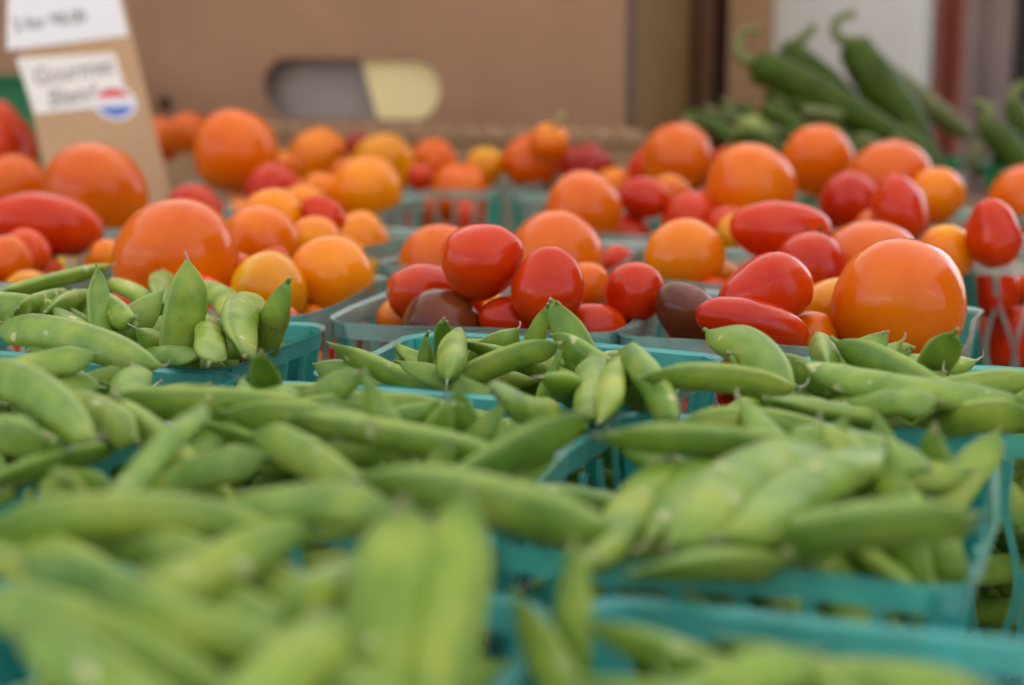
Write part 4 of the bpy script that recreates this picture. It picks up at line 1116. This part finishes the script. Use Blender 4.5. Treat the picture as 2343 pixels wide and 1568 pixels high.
for i_, (x0, y0, dx, dy, rr, kk, mt) in enumerate(((1590, 285, 90, 40, 15, 116, D1), (1640, 262, 100, 52, 17, 121, D2), (1680, 250, 95, 70, 18, 122, D1), (1700, 312, 110, 42, 20, 116, D1),
        (1790, 312, 90, 55, 22, 117, D1), (1800, 238, 130, 60, 20, 123, D1), (1860, 300, 120, 62, 24, 119, D1), (1930, 352, 120, 60, 24, 117, D1), (2040, 300, 100, 70, 26, 124, D1), (1880, 246, 110, 62, 22, 126, D2), (2070, 330, 90, 60, 22, 120, D1))):
    pepper([(x0, y0), (x0 + dx * .35, y0 + dy * .2 - 6), (x0 + dx * .7, y0 + dy * .62), (x0 + dx, y0 + dy)], [rr * .8, rr, rr * .9, rr * .5], [(x0, y0), (x0 - 14, y0 - 12), (x0 - 30, y0 - 10 - 6 * (i_ % 3))], kk, kk - 1.5, mt,
           ('slim dark green pepper packed into the pepper pile' if mt is D1 else 'slim olive green pepper packed into the pepper pile'), 6)
def green_basket(cx, cy, w, d, h, label):
    root = empty('green_basket', (cx * U, cy * U, 0)); tag(root, label, 'basket', 'green baskets of peppers')
    def lp(x, y, z): return (x * U, y * U, z * U)
    for sg in (-1, 1):
        for ax in (0, 1):
            V = []; Fc = []
            hw, off = (w / 2, d / 2) if ax == 0 else (d / 2 - .16, w / 2)
            for z, t in ((0.05, .84), (h, 1.0)):
                for u in (-hw * t, hw * t):
                    for e in (0, .15):
                        o_ = (off * t - e) * sg; V.append(lp(u, o_, z) if ax == 0 else lp(o_, u, z))
            Fc = [(0, 2, 6, 4), (1, 5, 7, 3), (0, 4, 5, 1), (2, 3, 7, 6), (4, 6, 7, 5), (0, 1, 3, 2)]
            obj('side', V, Fc, M['green'], root)
    obj('base', *(lambda b: (b, [(0, 1, 2, 3), (7, 6, 5, 4), (0, 4, 5, 1), (1, 5, 6, 2), (2, 6, 7, 3), (3, 7, 4, 0)]))(
        [lp(x * .82, y * .82, z) for z in (0.04, .2) for x, y in ((-w / 2, -d / 2), (w / 2, -d / 2), (w / 2, d / 2), (-w / 2, d / 2))]), M['green'], root)
    V, Fc = ring(w, d, .8, [(-.1, h - .8), (.25, h), (.25, h - .15), (0.02, h - .8)], 2.0); obj('rim', V, Fc, M['green'], root)
g0 = at_y(2175, 330, 116); green_basket(float(g0[0]) - 6.5, 121.5, 14, 11, float(g0[2]) - 1.6, 'bright green plastic basket under the long green peppers')
green_basket(float(g0[0]) + 8.8, 122.5, 13, 11, float(g0[2]) - 1.6, 'bright green plastic basket at the table end with bent stem peppers')
g1 = at_y(-60, 178, 112)
green_basket(float(g1[0]), 118, 12, 10, float(g1[2]), 'bright green basket behind the price card')

# ------------------------------------------------------------------ things behind the stall
M['foam'] = mat_plain('white_foam', (0.64, 0.65, 0.64), 0.7, 0.03, 30)
M['mauve'] = mat_plain('mauve_cloth', (0.30, 0.24, 0.23), 0.9, 0.12, 10)
M['rust'] = mat_plain('rust_red_cloth', (0.34, 0.10, 0.06), 0.9, 0.15, 10)
M['black'] = mat_plain('black_crate', (0.018, 0.014, 0.014), 0.6, 0.2, 20)
M['pinkgrey'] = mat_plain('pink_grey_cloth', (0.36, 0.27, 0.26), 0.9, 0.1, 10)
def px_box(name, x0, x1, Y, dep, z1, mat, label, cat, parts=None, bevel=0.004):
    a = float(at_y(x0, 60, Y)[0]); b = float(at_y(x1, 60, Y)[0]); root = empty(name, ((a + b) / 2 * U, (Y + dep / 2) * U, 0)); tag(root, label, cat)
    hw = (b - a) / 2 * U; return root, hw
TBACK = 186.0                                            # table ends at about here
r_, hw = px_box('cardboard_carton', 1668, 1756, 160, 14, 40, M['card2'], 'upright tan cardboard carton between the tall box and the white one', 'box')
for nm, lo, hi in (('front_panel', (-hw, -7 * U, 0), (hw, -6.5 * U, 38 * U)), ('side_panel', (hw - .5 * U, -6.45 * U, 0), (hw, 6.5 * U, 38 * U)), ('side_panel', (-hw, -6.45 * U, 0), (-hw + .5 * U, 6.5 * U, 38 * U)),
                   ('back_panel', (-hw, 6.55 * U, 0), (hw, 7 * U, 38 * U)), ('top_flap', (-hw, -7 * U, 38.05 * U), (hw, 7 * U, 38.5 * U))): box_obj(nm, lo, hi, M['card2'], r_)
r_, hw = px_box('gap_shade_board', 1590, 1668, 172, 1, 40, None, 'added dark board standing in for shade between the tall box and the tan carton', 'board')  # dark sheet added where the gap is only in shade
M['gapshade'] = mat_plain('gap_shade_board', (0.035, 0.018, 0.010), 0.7, 0.2, 10)
box_obj('sheet', (-hw, -.5 * U, 0), (hw, .5 * U, 40 * U), M['gapshade'], r_, .002); box_obj('foot', (-hw - .3 * U, -2 * U, 0), (-hw - .02 * U, 2 * U, 3 * U), M['gapshade'], r_, .001); box_obj('foot', (hw + .02 * U, -2 * U, 0), (hw + .3 * U, 2 * U, 3 * U), M['gapshade'], r_, .001)
r_, hw = px_box('foam_box', 1757, 2104, 164, 18, 30, M['foam'], 'white foam box with a lid behind the peppers', 'box')
box_obj('body', (-hw, -9 * U, 0), (hw, 9 * U, 27 * U), M['foam'], r_, .006); box_obj('lid', (-hw - .4 * U, -9.4 * U, 27.05 * U), (hw + .4 * U, 9.4 * U, 31 * U), M['foam'], r_, .006)
def drape(name, x0, x1, Y, z0, z1, mat, label, seed):
    """hanging folded cloth, thin but with real folds"""
    a = float(at_y(x0, 60, Y)[0]); b = float(at_y(x1, 60, Y)[0]); n, m_ = 40, 10; V = []; Fc = []; T_ = .25
    for s in (0, 1):
        for j in range(m_ + 1):
            for i in range(n + 1):
                u = i / n; w = j / m_; x = a + (b - a) * u; fold = .9 * math.sin(u * 11 + seed + .6 * w) + .4 * math.sin(u * 23 + seed * 2)
                V.append(uW((x, Y + fold * (.5 + .5 * (1 - w)) + s * T_, z0 + (z1 - z0) * w)))
    k = (n + 1) * (m_ + 1)
    for j in range(m_):
        for i in range(n):
            p_ = j * (n + 1) + i; Fc += [(p_, p_ + 1, p_ + n + 2, p_ + n + 1), (k + p_, k + p_ + n + 1, k + p_ + n + 2, k + p_ + 1)]
    o = obj(name, V, Fc, mat, None, True); tag(o, label, 'cloth'); return o
zf = GZ / U + 2
drape('hanging_cloth', 2122, 2146, 186, zf, 60, M['pinkgrey'], 'narrow pinkish grey cloth hanging beside the foam box', 1.0)
drape('hanging_cloth', 2146, 2204, 188.5, zf, 60, M['rust'], 'rust red cloth hanging behind the stall', 2.2)
drape('hanging_cloth', 2200, 2322, 191, zf, 60, M['mauve'], 'mauve grey cloth hanging behind the stall', 3.1)
drape('hanging_cloth', 2318, 2620, 194, zf, 60, M['black'], 'black cloth hanging at the end of the stall', 4.4)
drape('hanging_cloth', 1560, 2124, 197, zf, 60, M['pinkgrey'], 'wide pinkish grey backdrop cloth behind the foam box', 5.4)
